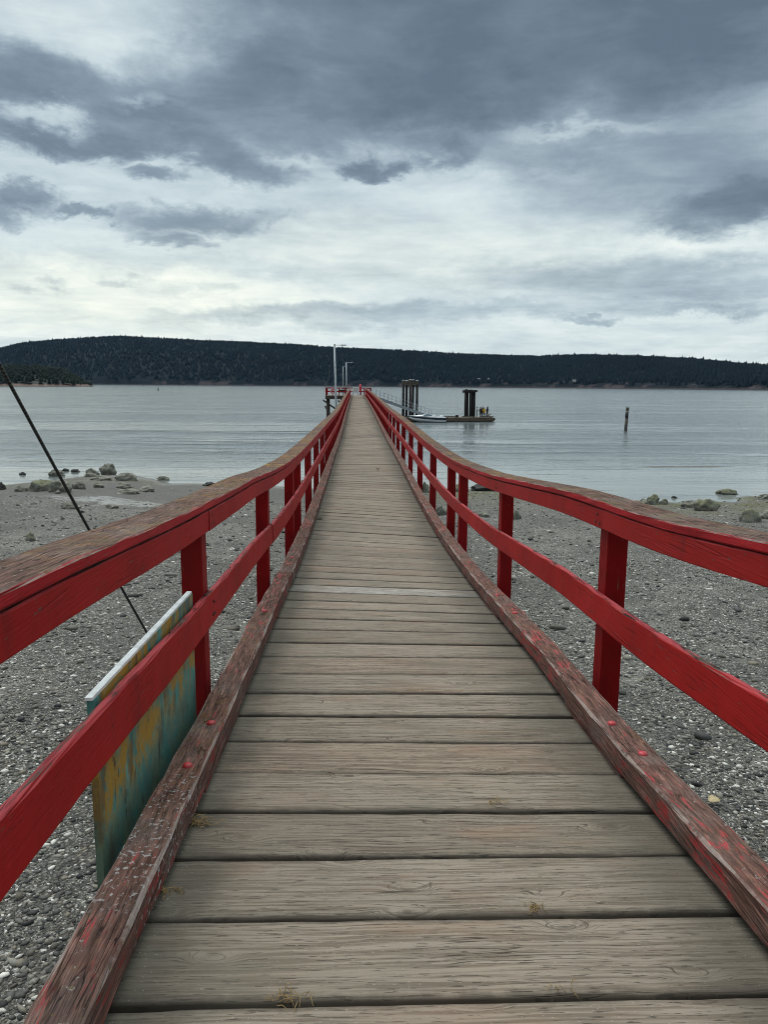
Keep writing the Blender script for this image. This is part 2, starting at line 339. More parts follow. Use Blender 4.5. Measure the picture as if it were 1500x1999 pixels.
def water(t):
    p = t.obj(); x, y, z = t.sep(p)
    dist = t.vm('LENGTH', t.comb(x, y, 0))
    # wind lanes: long streaks where ripples are stronger or weaker
    lane = t.noise(t.map(p, sc=(.006, .05, 1)), 1., 5, .6, .4)
    lane2 = t.noise(t.map(p, (31, 4, 0), (0, 0, R(7)), (.03, .16, 1)), 1., 4, .6, .3)
    calm = t.mr(t.m('ADD', t.m('MULTIPLY', lane, .6), t.m('MULTIPLY', lane2, .4)), .42, .60)
    shore = t.mr(t.m('SUBTRACT', y, t.m('MULTIPLY', lane2, 10)), 44, 70, .22, 1.)
    h1 = t.noise(t.map(p, (0, 0, 0), (0, 0, R(12)), (.8, 1.9, 1)), 1.0, 4, .6, .5)
    h2 = t.noise(t.map(p, (5, 9, 0), (0, 0, R(-9)), (.22, .42, 1)), 1.0, 3, .55, .4)
    h3 = t.noise(t.map(p, (1, 2, 0), sc=(3.2, 5.5, 1)), 1.0, 4, .65)
    h4 = t.noise(t.map(p, (8, 3, 0), (0, 0, R(4)), (1.7, .48, 1)), 1.0, 3, .6, .3)
    h5 = t.noise(t.map(p, (2, 6, 0), (0, 0, R(-5)), (.5, .15, 1)), 1.0, 3, .6, .3)
    h1 = t.m('ADD', h1, t.m('ADD', t.m('MULTIPLY', h4, 1.5), t.m('MULTIPLY', h5, 4.2)))
    h = t.m('ADD', t.m('ADD', t.m('MULTIPLY', h1, .30), t.m('MULTIPLY', h2, .55)), t.m('MULTIPLY', h3, .14))
    amp = t.m('MULTIPLY', shore, t.mr(calm, 0, 1, .25, 1.15, smooth=False))
    hh = t.m('MULTIPLY', h, amp)
    shallow = t.mr(y, 42, 75, 1, 0)
    c = t.mix(shallow, (.120, .145, .155), (.150, .165, .157))
    return {'Base Color': c, 'Roughness': .12, 'IOR': 1.40, 'Normal': t.bump(hh, 1., .20)}
M_WATER = material('rippled_sea_water', water)

def hillmat(t):
    p = t.obj(); z = t.sep(p)[2]
    n = t.noise(p, .012, 6, .65); n2 = t.noise(p, .05, 5, .6)
    c = t.mix(n2, (.0016, .005, .0075), (.0025, .0065, .0085))
    rk = t.m('MULTIPLY', t.mr(t.m('ADD', z, t.m('MULTIPLY', n, -55)), -26, -8, 1, 0), t.mr(n, .50, .58))
    rk = t.m('MAXIMUM', rk, t.m('MULTIPLY', t.mr(t.m('ADD', z, t.m('MULTIPLY', n2, 6)), 5, 8, 1, 0), .7))
    c = t.mix(rk, c, t.mix(t.noise(p, .09, 5, .7), (.075, .055, .055), (.022, .021, .024)))
    md = t.attr('meadow', 'Fac')
    c = t.mix(t.m('MULTIPLY', md, t.mr(n2, .35, .5)), c, (.085, .07, .05))
    return {'Base Color': c, 'Roughness': .9, 'Specular IOR Level': .1}
M_HILL = material('wooded_hill_ground', hillmat)
def forest(a, b):
    def f(t):
        r = t.geo('Random Per Island'); n = t.noise(t.obj(), .006, 4, .6)
        c = t.mix(r, a, b); c = t.mix(t.mr(n, .35, .65, 0, .7), c, tuple(x*.6 for x in a))
        return {'Base Color': c, 'Roughness': .9, 'Specular IOR Level': .1}
    return f
M_FOREST = material('far_conifer_foliage', forest((.003, .0095, .0145), (.005, .0125, .017)))
M_FOREST2 = material('near_conifer_foliage', forest((.008, .014, .009), (.015, .023, .014)))
M_STRAW = material('dry_straw', plain((.36, .24, .10), .8, 0, .5, 60))
M_LEAF = material('dry_leaf', plain((.075, .045, .022), .8, 0, .5, 60))
M_LEAFP = material('pale_leaf', plain((.42, .34, .19), .8, 0, .4, 40))

def cloth(name, c): return material(name, plain(c, .85, 0, .3, 12))
M_SKIN = cloth('skin', (.42, .25, .18)); M_HAIR = cloth('dark_hair', (.02, .014, .01))
M_YEL = cloth('yellow_fabric', (.62, .36, .02)); M_BLK = cloth('black_fabric', (.012, .012, .015)); M_NVY = cloth('navy_fabric', (.014, .02, .045))
M_BRN = cloth('dark_maroon_fabric', (.035, .012, .010)); M_GRY = cloth('grey_plaid_fabric', (.26, .25, .24)); M_JEAN = cloth('denim_fabric', (.05, .07, .11))
M_DOG = cloth('dog_fur', (.16, .12, .08))

# ------------------------------------------------------------------ object helpers
def tag(o, label=None, cat=None, group=None, kind=None):
    for k, v in (('label', label), ('category', cat), ('group', group), ('kind', kind)):
        if v: o[k] = v
    return o
def link(name, me, parent=None, loc=None):
    o = bpy.data.objects.new(name, me); COL.objects.link(o)
    if parent is not None: o.parent = parent
    if loc is not None: o.location = loc
    return o
def empty(name, loc=(0,0,0), rz=0., **kw):
    o = bpy.data.objects.new(name, None); COL.objects.link(o); o.location = loc; o.rotation_euler = (0,0,rz); o.empty_display_size = .3
    return tag(o, **kw)
class MB:
    def __init__(s): s.v = []; s.f = []; s.mi = []; s.k = 0
    def add(s, vs, fs, mi=0):
        o = len(s.v); s.v += [tuple(v) for v in vs]; s.f += [tuple(i+o for i in f) for f in fs]; s.mi += [mi]*len(fs); return s
    def box(s, c, d, rot=None, b=0.0, mi=0):
        hx, hy, hz = d[0]/2, d[1]/2, d[2]/2; b = min(b, hx*.9, hy*.9, hz*.9)
        bm = bmesh.new(); bmesh.ops.create_cube(bm, size=1.0)
        for v in bm.verts: v.co = Vector((v.co.x*d[0], v.co.y*d[1], v.co.z*d[2]))
        if b > 0: bmesh.ops.bevel(bm, geom=bm.edges[:]+bm.verts[:], offset=b, segments=2, affect='EDGES', profile=.6)
        mt = Matrix.Translation(Vector(c)) @ (rot.to_4x4() if rot is not None else Matrix.Identity(4))
        bm.verts.index_update()
        s.add([mt @ v.co for v in bm.verts], [[v.index for v in f.verts] for f in bm.faces], mi); bm.free(); return s
    def tube(s, pts, rad, n=10, mi=0, cap=True):
        pts = [Vector(p) for p in pts]; rad = rad if isinstance(rad, (list, tuple)) else [rad]*len(pts)
        vs = []; up0 = None
        for i, p in enumerate(pts):
            d = (pts[min(i+1, len(pts)-1)]-pts[max(i-1, 0)]).normalized()
            ref = Vector((0,0,1)) if abs(d.z) < .95 else Vector((1,0,0))
            a = d.cross(ref).normalized(); b = d.cross(a).normalized()
            for k in range(n):
                th = 2*math.pi*k/n; vs.append(p+(a*math.cos(th)+b*math.sin(th))*rad[i])
        fs = [(i*n+k, i*n+(k+1) % n, (i+1)*n+(k+1) % n, (i+1)*n+k) for i in range(len(pts)-1) for k in range(n)]
        if cap: fs += [tuple(range(n-1, -1, -1)), tuple(range((len(pts)-1)*n, len(pts)*n))]
        return s.add(vs, fs, mi)
    def beam(s, a, b, w, h, bev=0., mi=0):
        a, b = Vector(a), Vector(b); d = b-a
        return s.box((a+b)/2, (w, d.length, h), d.to_track_quat('Y', 'Z').to_matrix(), bev, mi)
    def mesh(s, mats, name='mesh', smooth=False):
        me = bpy.data.meshes.new(name); me.from_pydata(s.v, [], s.f); me.update()
        for m in (mats if isinstance(mats, (list, tuple)) else [mats]): me.materials.append(m)
        me.polygons.foreach_set('material_index', s.mi)
        if smooth: me.polygons.foreach_set('use_smooth', [True]*len(me.polygons))
        bm = bmesh.new(); bm.from_mesh(me); bmesh.ops.recalc_face_normals(bm, faces=bm.faces[:]); bm.to_mesh(me); bm.free()
        return me
    def build(s, name, mats, parent=None, loc=None, smooth=False):
        return link(name, s.mesh(mats, name, smooth), parent, loc)
def np_mesh(name, V, F, mat, smooth=False, attrs=None):
    """fast mesh from arrays, F of shape (n, k)"""
    me = bpy.data.meshes.new(name); n, k = F.shape
    me.vertices.add(len(V)); me.vertices.foreach_set('co', V.astype(np.float32).ravel())
    me.loops.add(n*k); me.loops.foreach_set('vertex_index', F.astype(np.int32).ravel())
    me.polygons.add(n); me.polygons.foreach_set('loop_start', np.arange(0, n*k, k, dtype=np.int32))
    me.update(calc_edges=True); me.validate()
    if smooth: me.polygons.foreach_set('use_smooth', np.ones(n, dtype=bool))
    me.materials.append(mat)
    return me

# ------------------------------------------------------------------ pier profile (deck height along each kerb, metres from the eye)
LP = np.array([(-4,-1.37),(0,-1.565),(1.9,-1.635),(2.6,-1.69),(3.4,-1.755),(4.3,-1.80),(5,-1.845),(6.06,-1.885),(7.6,-2.0),(8.9,-2.06),(10.4,-2.11),(12,-2.135),(15,-2.165),(21.5,-2.215),(29,-2.28),(37,-2.33),(46,-2.26),(63,-2.07),(97,-1.88),(126,-1.72),(160,-1.66)])
RP = np.array([(-4,-1.37),(0,-1.565),(1.9,-1.635),(2.6,-1.71),(3.4,-1.79),(4.4,-1.825),(5.1,-1.865),(5.9,-1.935),(8,-2.10),(10.5,-2.215),(12.3,-2.25),(15.5,-2.265),(18,-2.245),(23.3,-2.205),(27.7,-2.20),(34,-2.20),(40,-2.13),(55,-2.0),(82,-1.83),(126,-1.67),(160,-1.64)])
def smooth_interp(P):
    ys = np.concatenate([np.arange(-4, 30, .1), np.arange(30, 160, .5)]); zs = np.interp(ys, P[:, 0], P[:, 1])
    def box(z, w):
        k = np.ones(w)/w; zp = np.concatenate([np.full(w//2, z[0]), z, np.full(w//2, z[-1])]); return np.convolve(zp, k, 'valid')[:len(z)]
    s = box(box(zs, 11), 9); s[:30] = zs[:30]
    return lambda y: float(np.interp(y, ys, s))+ZO
zL, zR = smooth_interp(LP), smooth_interp(RP)
XL, XR = -.631, 1.199                      # inner faces of the kerbs
def zdeck(x, y):
    k = (x-XL)/(XR-XL); return zL(y)*(1-k)+zR(y)*k
Y0, Y1 = -1.722, 125.0

pier = empty('pier', (0, 0, 0), label='long wooden pier with red railings running out over beach and water', cat='pier')

# planks -----------------------------------------------------------
def wob(a, b, c): return mnoise.noise(Vector((a, b, c)))
V, Fq, LOC = [], [], []
y = Y0; pi = 0
while y < Y1:
    w = .3435+random.uniform(-.007, .007)
    gap = random.uniform(.011, .017) if random.random() < .8 else .022
    near = y < 14; nx = 44 if y < 9 else (16 if near else 3)
    rr = random.choice([q_/997 for q_ in range(997) if (q_/997*23.7) % 1 < .9]) if not 7.1 < y < 7.45 else .0412; tilt = random.uniform(-.004, .004); dz0 = random.uniform(-.003, .003)
    skew = random.uniform(-.006, .006)
    xs = np.linspace(-.82, 1.39, nx+1)
    prof = [(0, -.07), (0, -.012), (.004, -.003), (.012, 0), (.5, 'm'), (1, 'e')] if near else None
    base = len(V)
    if near: cs = [(.0, -.075), (.0, -.012), (.004, -.0035), (.013, 0), (w*.35, .001), (w*.65, .001), (w-.013, 0), (w-.004, -.0035), (w, -.012), (w, -.075)]
    else: cs = [(.0, -.075), (.0, -.006), (.008, 0), (w-.008, 0), (w, -.006), (w, -.075)]
    k = len(cs)
    for x in xs:
        e0 = .006*wob(x*2.3, pi*3.1, 1)+.004*wob(x*8, pi*3.1, 2) if near else 0
        e1 = .006*wob(x*2.3, pi*3.1, 5)+.004*wob(x*8, pi*3.1, 7) if near else 0
        for j, (dy, dz) in enumerate(cs):
            f = dy/w
            yy = y+dy+e0*(1-f)+e1*f+skew*(x-.3)
            dzz = dz
            if near and 2 < j < k-3: dzz += .0022*wob(x*1.5, pi*2.2+f*4, 9)
            if near and j in (1, 2, k-2, k-3): dzz += .004*min(0, wob(x*6, pi*1.7, j))
            V.append((x, yy, zdeck(x, yy)+dzz+dz0+tilt*(f-.5)*2)); LOC.append((x, dy-w/2, rr))
    for i in range(len(xs)-1):
        for j in range(k-1):
            a = base+i*k+j; Fq.append((a, a+1, a+1+k, a+k))
    y += w+gap; pi += 1
me = np_mesh('deck', np.array(V), np.array(Fq)[:, ::-1], M_PLANK)
a = me.attributes.new('loc', 'FLOAT_VECTOR', 'POINT'); a.data.foreach_set('vector', np.array(LOC, dtype=np.float32).ravel())
link('deck', me, pier)

def sweep(name, mat, parent, xs, h0, h1, side, joints, jit=.002, bev=.006, yend=Y1, ystart=Y0, worn=0., dxj=.004):
    """a run of boards between x = xs and heights h0..h1 over the deck edge, butt-jointed at the given stations"""
    zf = zL if side < 0 else zR
    b = MB(); x0, x1 = xs; seg = []
    stations = [ystart]+[j for j in joints if ystart+.5 < j < yend-.5]+[yend]
    for si in range(len(stations)-1):
        a, c = stations[si]+.0025, stations[si+1]-.0025
        ox, oz = random.uniform(-dxj, dxj), random.uniform(-.003, .003)
        n = max(2, int((c-a)/(.16 if a < 9 else (.4 if a < 30 else 1.5)))); k = 12 if a < 30 else 4
        vs = []
        for i in range(n+1):
            yy = a+(c-a)*i/n; z = zf(yy)
            if k == 12:
                q = bev; sec = [(x0+q, h0), (x1-q, h0), (x1-q*.3, h0+q*.3), (x1, h0+q), (x1, h1-q), (x1-q*.3, h1-q*.3), (x1-q, h1), (x0+q, h1), (x0+q*.3, h1-q*.3), (x0, h1-q), (x0, h0+q), (x0+q*.3, h0+q*.3)]
            else: sec = [(x0, h0), (x1, h0), (x1, h1), (x0, h1)]
            for j, (xx, hh) in enumerate(sec):
                d = wob(yy*3, j*2.7, side*5+si); d2 = wob(yy*11, j*4.1, side*3+si)
                ww = (jit*d+jit*.7*d2) if k == 12 else 0
                if worn and k == 12 and j in (4, 5, 6, 7, 8, 9): ww -= worn*max(0, wob(yy*5, 3.3, j*.5+side)+.1)
                vs.append((xx+ox+(ww if j in (2, 3, 4, 5) else -ww), yy, z+hh+oz+(ww if j in (5, 6, 7, 8) else 0)))
        fs = [(i*k+j, i*k+(j+1) % k, (i+1)*k+(j+1) % k, (i+1)*k+j) for i in range(n) for j in range(k)]
        fs += [tuple(range(k-1, -1, -1)), tuple(range(n*k, n*k+k))]
        b.add(vs, fs); seg += [random.random()]*len(vs)
    if name in ('top_board', 'mid_rail'):
        for py in [q for q in posts if q < 40]:
            for dy_, f_ in ((-.02, .28), (.025, .74), (.03, .3)):
                yy = py+.07+dy_+random.uniform(-.012, .012); hh = h0+(h1-h0)*(f_+random.uniform(-.06, .06)); xf = x1 if side < 0 else x0
                n0 = len(b.v); b.tube([(xf-.004, yy, zf(yy)+hh), (xf+.002*-side+0, yy, zf(yy)+hh), (xf+.0045*-side, yy, zf(yy)+hh)], [.009, .009, .006], 8, mi=1); seg += [.5]*(len(b.v)-n0)
        mat = [mat, M_NAIL]
    o = b.build(name, mat, parent)
    at_ = o.data.attributes.new('seg', 'FLOAT', 'POINT'); at_.data.foreach_set('value', seg)
    return o

posts = [-.9, 1.15, 4.16, 7.32, 10.28, 11.6, 14.42, 17.42, 20.5, 23.75]
while posts[-1] < 121: posts.append(posts[-1]+3.08)
jl = [p for i, p in enumerate(posts) if i % 2 == 0]; jr = [p for i, p in enumerate(posts) if i % 2 == 0]
for side, XK, nm in ((-1, XL, 'left'), (1, XR, 'right')):
    s = side; zf = zL if s < 0 else zR
    rail = empty('railing'); rail.parent = pier
    rail['label'] = 'left railing with orange lichen on its cap rail' if s < 0 else 'right railing with bright red boards'
    xin, xb = XK+s*.172, XK+s*.212            # inner and outer face of the boards
    lo, hi = sorted((xin, xb))
    sweep('top_board', M_BOARD, rail, (lo, hi), *((1.000, 1.114) if s < 0 else (1.034, 1.143)), s, jl if s < 0 else jr, bev=.006)
    sweep('mid_rail', M_BOARD, rail, (lo, hi), *((.452, .642) if s < 0 else (.486, .662)), s, [j+.02 for j in ([7.32]+jl[3:] if s < 0 else jr[2:])], bev=.010, jit=.003, worn=.006)
    ps0, ps1 = sorted((xin+s*.014, xb-s*.002))
    sweep('gap_shade_strip', M_TIMBER, rail, (ps0, ps1), *((1.110, 1.1235) if s < 0 else (1.139, 1.1515)), s, [], jit=0., dxj=0.)  # added dark strip closing the slit under the cap, stands in for its shade
    c0, c1 = sorted((xin-s*.012, XK+s*(.372 if s < 0 else .37)))
    sweep('cap_rail', M_CAP, rail, (c0, c1), *((1.122, 1.165) if s < 0 else (1.150, 1.192)), s, [j+.05 for j in ([8.6]+jr[4:] if s < 0 else [9.4]+jl[4:])], bev=.008, jit=.004, worn=.006)
    pm = MB().box((0, 0, 0), (.118, .135, 1.55), b=.008).mesh(M_POST, 'post')
    for i, py in enumerate(posts):
        xx = xb+s*(.0605)
        po = link('post', pm, rail, (xx, py+random.uniform(-.03, .03)+.07, zf(py)+.372)); po.rotation_euler = (0, random.uniform(-.006, .006), random.uniform(-.02, .02))
    k0, k1 = sorted((XK, XK+s*.152))
    kerb = sweep('kerb', M_KERB, pier, (k0, k1), .035, .150, s, [j-.75 for j in ([8.2] if s < 0 else [9.1])+jr[3:]], bev=.013, jit=.005, worn=.010)
    bolt = MB()
    for r_, h_ in ((.021, .0), (.021, .004), (.013, .010), (.0, .011)): pass
    n = 14; vs = []
    for r_, h_ in ((.022, -.01), (.021, .004), (.014, .010), (.004, .012)):
        vs += [(r_*math.cos(2*math.pi*q/n), r_*math.sin(2*math.pi*q/n), h_) for q in range(n)]
    bolt.add(vs, [(i*n+q, i*n+(q+1) % n, (i+1)*n+(q+1) % n, (i+1)*n+q) for i in range(3) for q in range(n)]+[tuple(range(3*n, 4*n))])
    bmh = bolt.mesh(M_BOLT, 'bolt_head', True)
    by = [1.45, 1.1, 3.02, 3.5, 5.75, 7.9, 8.3, 10.9, 13.6] if s < 0 else [1.9, 1.65, 3.15, 3.52, 5.85, 6.6, 8.4, 10.9, 13.6]
    for q in by: link('bolt_head', bmh, kerb, (XK+s*.072+random.uniform(-.012, .012), q, zf(q)+.149))
    blk = MB().box((0, 0, 0), (.135, .95, .048), b=.006).mesh(M_KERB, 'kerb_block')
    q = .3 if s < 0 else .45
    while q < 122:
        o = link('kerb_block', blk, kerb, (XK+s*.079, q+.2, zf(q+.2)+.0135)); o.rotation_euler = (math.atan2(zf(q+.6)-zf(q-.2), .8), 0, 0)
        q += 3.05 if q < 60 else 6.1

# stringers, bents and piles below the deck
for sx in (-.55, .28, 1.1):
    b = MB(); yy = Y0
    while yy < Y1-1:
        ye = min(yy+3.0, Y1); b.beam((sx, yy, zdeck(sx, yy)-.235), (sx, ye, zdeck(sx, ye)-.235), .15, .30); yy = ye
    b.build('stringer', M_TIMBER, pier)
pilem = MB().tube([(0, 0, 0), (0, 0, -3.), (0, 0, -7.5)], [.15, .155, .16], 12).mesh(M_TIMBER, 'pile', True)
capm = MB().box((0, 0, 0), (2.7, .3, .3), b=.01).mesh(M_TIMBER, 'cross_beam')
q = 1.3
while q < 124:
    zz = zdeck(.28, q)
    link('cross_beam', capm, pier, (.28, q, zz-.54))
    for sx in (-.7, 1.26): link('pile', pilem, pier, (sx, q, zz-.68))
    q += 6.15

# ------------------------------------------------------------------ T-head platform
PZ = ZO-1.72
plat = empty('landing_platform', (0, 0, 0), label='raised T-shaped platform with low red railing at the far end of the pier', cat='platform')
b = MB()
for i in range(34):
    b.box((-4.9+.22*i+.1, 128.4, PZ-.04), (.21, 6.6, .08))
b.build('platform_deck', M_RAFT, plat)
b = MB(); b.box((-1.2, 125.15, PZ-.34), (7.4, .2, .5)); b.box((-1.2, 131.5, PZ-.34), (7.4, .2, .5)); b.box((-4.85, 128.3, PZ-.34), (.2, 6.1, .5)); b.box((2.45, 128.3, PZ-.34), (.2, 6.1, .5))
b.build('fascia_beam', M_TIMBER, plat)
pp = MB().box((0, 0, 0), (.13, .13, 1.2), b=.01).mesh(M_POST, 'post')
for x, y_ in [(-4.82, 125.15), (-3.75, 125.15), (-2.7, 125.15), (-1.7, 125.15), (-4.82, 127.3), (-4.82, 129.5), (-4.82, 131.5), (-3.4, 131.5), (-1.9, 131.5), (.85, 131.5), (1.35, 131.5), (2.4, 131.5), (2.4, 129.2), (2.4, 125.2), (1.75, 125.2)]:
    link('post', pp, plat, (x, y_, PZ+.58))
for h in (1.17, .62):
    b = MB(); b.box((-3.0, 125.06, PZ+h), (3.8, .045, .15)); b.box((-4.93, 128.3, PZ+h), (.045, 6.5, .15)); b.box((-1.2, 131.6, PZ+h), (7.4, .045, .15)); b.box((2.1, 125.06, PZ+h), (.75, .045, .15)); b.box((2.51, 130.3, PZ+h), (.045, 2.4, .15))
    b.build('rail_board', M_BOARD, plat)
for x, y_ in [(-4.6, 125.6), (-4.6, 131), (-2.3, 125.7), (2.2, 125.7), (2.2, 131), (-2.3, 131)]:
    MB().tube([(x, y_, PZ-.55), (x+random.uniform(-.1, .1), y_, -2.5)], [.19, .21], 12).build('pile', M_TIMBER, plat, smooth=True)
for a_, c_ in [((-5.3, 125.4, PZ-.75), (-2.1, 125.4, PZ-3.0)), ((-2.9, 125.4, PZ-.8), (-.2, 125.4, PZ-2.8)), ((-5.0, 125.5, PZ-1.7), (-3.6, 125.5, PZ-4.0)), ((-4.5, 125.2, PZ-4.2), (-2.2, 125.2, PZ-2.6))]:
    MB().beam(a_, c_, .12, .25).build('brace', M_TIMBER, plat)

# white notice board, rescue float, life ring, bench on the platform
nb = empty('notice_board', (-.05, 131.3, PZ), label='white notice board on the end rail of the pier left of the red float', cat='sign')
MB().box((0, 0, .86), (1.0, .05, .95), b=.01).build('board', M_WSIGN, nb)
b = MB(); b.box((-.42, .06, .6), (.08, .08, 1.2)); b.box((.42, .06, .6), (.08, .08, 1.2)); b.build('post', M_PALEW, nb)
b = MB(); b.box((-.12, -.03, 1.06), (.3, .012, .16)); b.box((.26, -.03, .98), (.16, .012, .28)); b.box((-.1, -.03, .78), (.5, .012, .05)); b.box((-.05, -.03, .64), (.6, .012, .05)); b.build('faded_print', M_ALU, nb)
rf = empty('rescue_float', (.72, 129.4, PZ), label='tall bright red float on a post at the far end of the pier', cat='rescue float')
b = MB(); pr = [(.05, .62), (.12, .7), (.17, .9), (.2, 1.25), (.21, 1.5), (.17, 1.72), (.09, 1.84), (.02, 1.87)]
n = 14; vs = [(r_*math.cos(2*math.pi*q/n), r_*math.sin(2*math.pi*q/n), h_) for r_, h_ in pr for q in range(n)]
b.add(vs, [(i*n+q, i*n+(q+1) % n, (i+1)*n+(q+1) % n, (i+1)*n+q) for i in range(len(pr)-1) for q in range(n)]+[tuple(range(n-1, -1, -1)), tuple(range((len(pr)-1)*n, len(pr)*n))])
b.build('float_body', M_LIFERED, rf, smooth=True)
MB().tube([(0, 0, 0), (0, 0, .66)], .06, 8).build('post', M_POST, rf)
MB().tube([(0, -.19, 1.35), (0, -.21, 1.5), (0, -.15, 1.7)], .025, 6).build('rope', M_WSIGN, rf)
def torus(R_, r_, n=24, k=10):
    vs = []; fs = []
    for i in range(n):
        th = 2*math.pi*i/n
        for j in range(k):
            ph = 2*math.pi*j/k; q = R_+r_*math.cos(ph); vs.append((q*math.cos(th), r_*math.sin(ph), q*math.sin(th)))
    fs = [(i*k+j, i*k+(j+1) % k, ((i+1) % n)*k+(j+1) % k, ((i+1) % n)*k+j) for i in range(n) for j in range(k)]
    return vs, fs
lr = MB(); v_, f_ = torus(.32, .075); lr.add(v_, f_)
lo = lr.build('life_ring', M_LIFERED, None, (-3.72, 124.93, PZ+.68), True); tag(lo, 'red life ring hanging on the left platform railing', 'life ring')
b = MB()
for q in range(4):
    v_, f_ = torus(.32, .079, 24, 10); b.add([v for i, v in enumerate(v_) if (i//10) in range(q*6, q*6+2)], [(j, (j+1) % 10, 10+(j+1) % 10, 10+j) for j in range(10)])
b.build('white_band', M_WHITE, lo, smooth=True)
bn = empty('bench', (-2.15, 127.6, PZ), label='dark bench on the platform behind the tall near lamp post', cat='bench')
MB().box((0, 0, .45), (1.5, .4, .06), b=.01).build('seat', M_BLACKP, bn); MB().box((0, .22, .75), (1.5, .05, .35), b=.01).build('backrest', M_BLACKP, bn)
for q in (-.6, .6): MB().box((q, 0, .22), (.07, .38, .42)).build('leg', M_BLACKP, bn)

# ------------------------------------------------------------------ lamp posts
def lamp(name, x, y_, zb, zt, r, arm, lean, label):
    root = empty(name, (x, y_, zb), label=label, cat='lamp post', group='lamp posts along the pier')
    H = zt-zb; tx = lean
    MB().tube([(0, 0, 0), (tx*.5, 0, H*.5), (tx, 0, H)], [r*1.12, r, r*.88], 14).build('pole', M_GALV, root, smooth=True)
    MB().tube([(tx, 0, H-.03), (tx+arm*.55, 0, H-.03)], r*.28, 8).build('arm', M_GALV, root, smooth=True)
    hd = MB().box((tx+arm*.78, 0, H-.02), (arm*.5, .26, .09), b=.035).build('lamp_head', M_GALV, root)
    MB().box((tx+arm*.8, 0, H-.07), (arm*.36, .2, .02)).build('lens', M_LENS, hd)
    MB().box((tx*.9, 0, H+.01), (r*1.9, r*1.9, .05), b=.015).build('pole_cap', M_ALUD, root)
    return root
p1t = at_y(654.3, 673, 74); p1b = at_y(659.2, 815, 74)
lamp('lamp_post', p1b.x, 74, -1.2, p1t.z, .10, 1.1, p1t.x-p1b.x-.06, 'tallest grey lamp post standing outside the left railing short of the platform')
p2t = at_y(676.2, 707, 127)
lamp('lamp_post', p2t.x+.04, 127, PZ, p2t.z, .115, 1.05, -.04, 'grey lamp post on the platform with its arm over the walkway')
p3t = at_y(669.7, 714.5, 131.2)
lamp('lamp_post', p3t.x, 131.2, PZ, p3t.z, .075, .42, 0, 'shortest thin lamp post with a stubby head at the back of the platform')

# ------------------------------------------------------------------ cable and sign on the left
A = at_z(338, 1325, 2.35); Pt = at_y(0, 690, 5.3); dirv = (Pt-A); E_ = A+dirv*1.7
pts = [A+(E_-A)*(i/60) for i in range(61)]
for i, p in enumerate(pts): p.z -= .10*math.sin(math.pi*i/60)
cb = MB().tube(pts, .0125, 12)
me = cb.mesh(M_CABLE, 'guy_cable', True)
at_ = me.attributes.new('loc', 'FLOAT_VECTOR', 'POINT')
for i in range(len(me.vertices)):
    ring, k_ = divmod(i, 12); at_.data[i].vector = (ring/60*(E_-A)  .length*190+k_/12*2*math.pi, 0, 0)
tag(link('guy_cable', me), 'dark twisted cable slanting down to the beach left of the pier', 'cable')

sg = empty('sign_board', (-.872, 2.42, 0), label='board with peeling teal and mustard paint fixed upright outside the left railing', cat='sign')
ya, yb = 0., 1.53
z0a, z0b = ZO-1.83, ZO-1.87; z1a, z1b = ZO-1.028, ZO-1.088
vs = []
for x in (-.012, .012):
    vs += [(x, ya, z0a), (x, yb, z0b), (x, yb, z1b), (x, ya, z1a)]
b = MB().add(vs, [(0, 1, 2, 3), (4, 5, 6, 7), (0, 1, 5, 4), (1, 2, 6, 5), (2, 3, 7, 6), (3, 0, 4, 7)]).build('panel', M_SIGN, sg)
MB().beam((-.004, ya-.004, z1a+.0055), (-.004, yb+.002, z1b+.0055), .025, .011).build('top_edge', M_TWHITE, sg)
MB().box((-.026, yb-.04, (z0b+z1b)/2-.02), (.03, .05, z1b-z0b-.06), b=.003).build('batten', M_TIMBER, sg)

# ------------------------------------------------------------------ beach terrain
SX = np.array([-400, -60, -23, -20.5, -17.5, -15, -11.5, -5, 0, 9, 16, 22, 60, 400.]); SY = np.array([44, 44, 44.8, 46.5, 50.5, 49.5, 47.2, 46.8, 45, 42.6, 40.6, 40.8, 40, 40.])
def ground_z(x, y_):
    ys = np.interp(x, SX, SY)
    ys = ys+1.0*np.sin(x*.31)+.6*np.sin(x*.83+1.3)
    s = y_/ys
    z = np.where(s < 0, 2.55-s*.6, np.where(s < 1, 2.55*(1-s**1.02), -(s-1)*2.4))
    z = z+.05*np.sin(x*1.7+y_*.6)*np.sin(y_*1.1-x*.4)*np.clip((y_-1)/10, 0, 1)*np.clip((50-y_)/10, .2, 1)
    # gravel spit just breaking the surface right of the pier
    d = np.sqrt(((x-25)/12.5)**2+((y_-57.5-.06*(x-25))/.8)**2)
    spit = np.clip(1.25-d, 0, 1)
    z = np.where(y_ > 50, np.maximum(z, -.6+spit*.66), z)
    return np.maximum(z, -5)
xs = np.concatenate([np.arange(-420, -40, 12), np.arange(-40, -16, .8), np.arange(-16, 30, .3), np.arange(30, 50, .8), np.arange(50, 421, 12)])
ys = np.concatenate([np.arange(-60, -4, 4), np.arange(-4, 62, .3), np.arange(62, 140, 6)])
X, Yg = np.meshgrid(xs, ys); Z = ground_z(X, Yg)
Vg = np.stack([X.ravel(), Yg.ravel(), Z.ravel()], 1); nx_, ny_ = len(xs), len(ys)
ii, jj = np.meshgrid(np.arange(nx_-1), np.arange(ny_-1)); a_ = (jj*nx_+ii).ravel()
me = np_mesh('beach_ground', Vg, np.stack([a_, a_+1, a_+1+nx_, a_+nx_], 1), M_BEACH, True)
tag(link('beach', me), kind='structure')

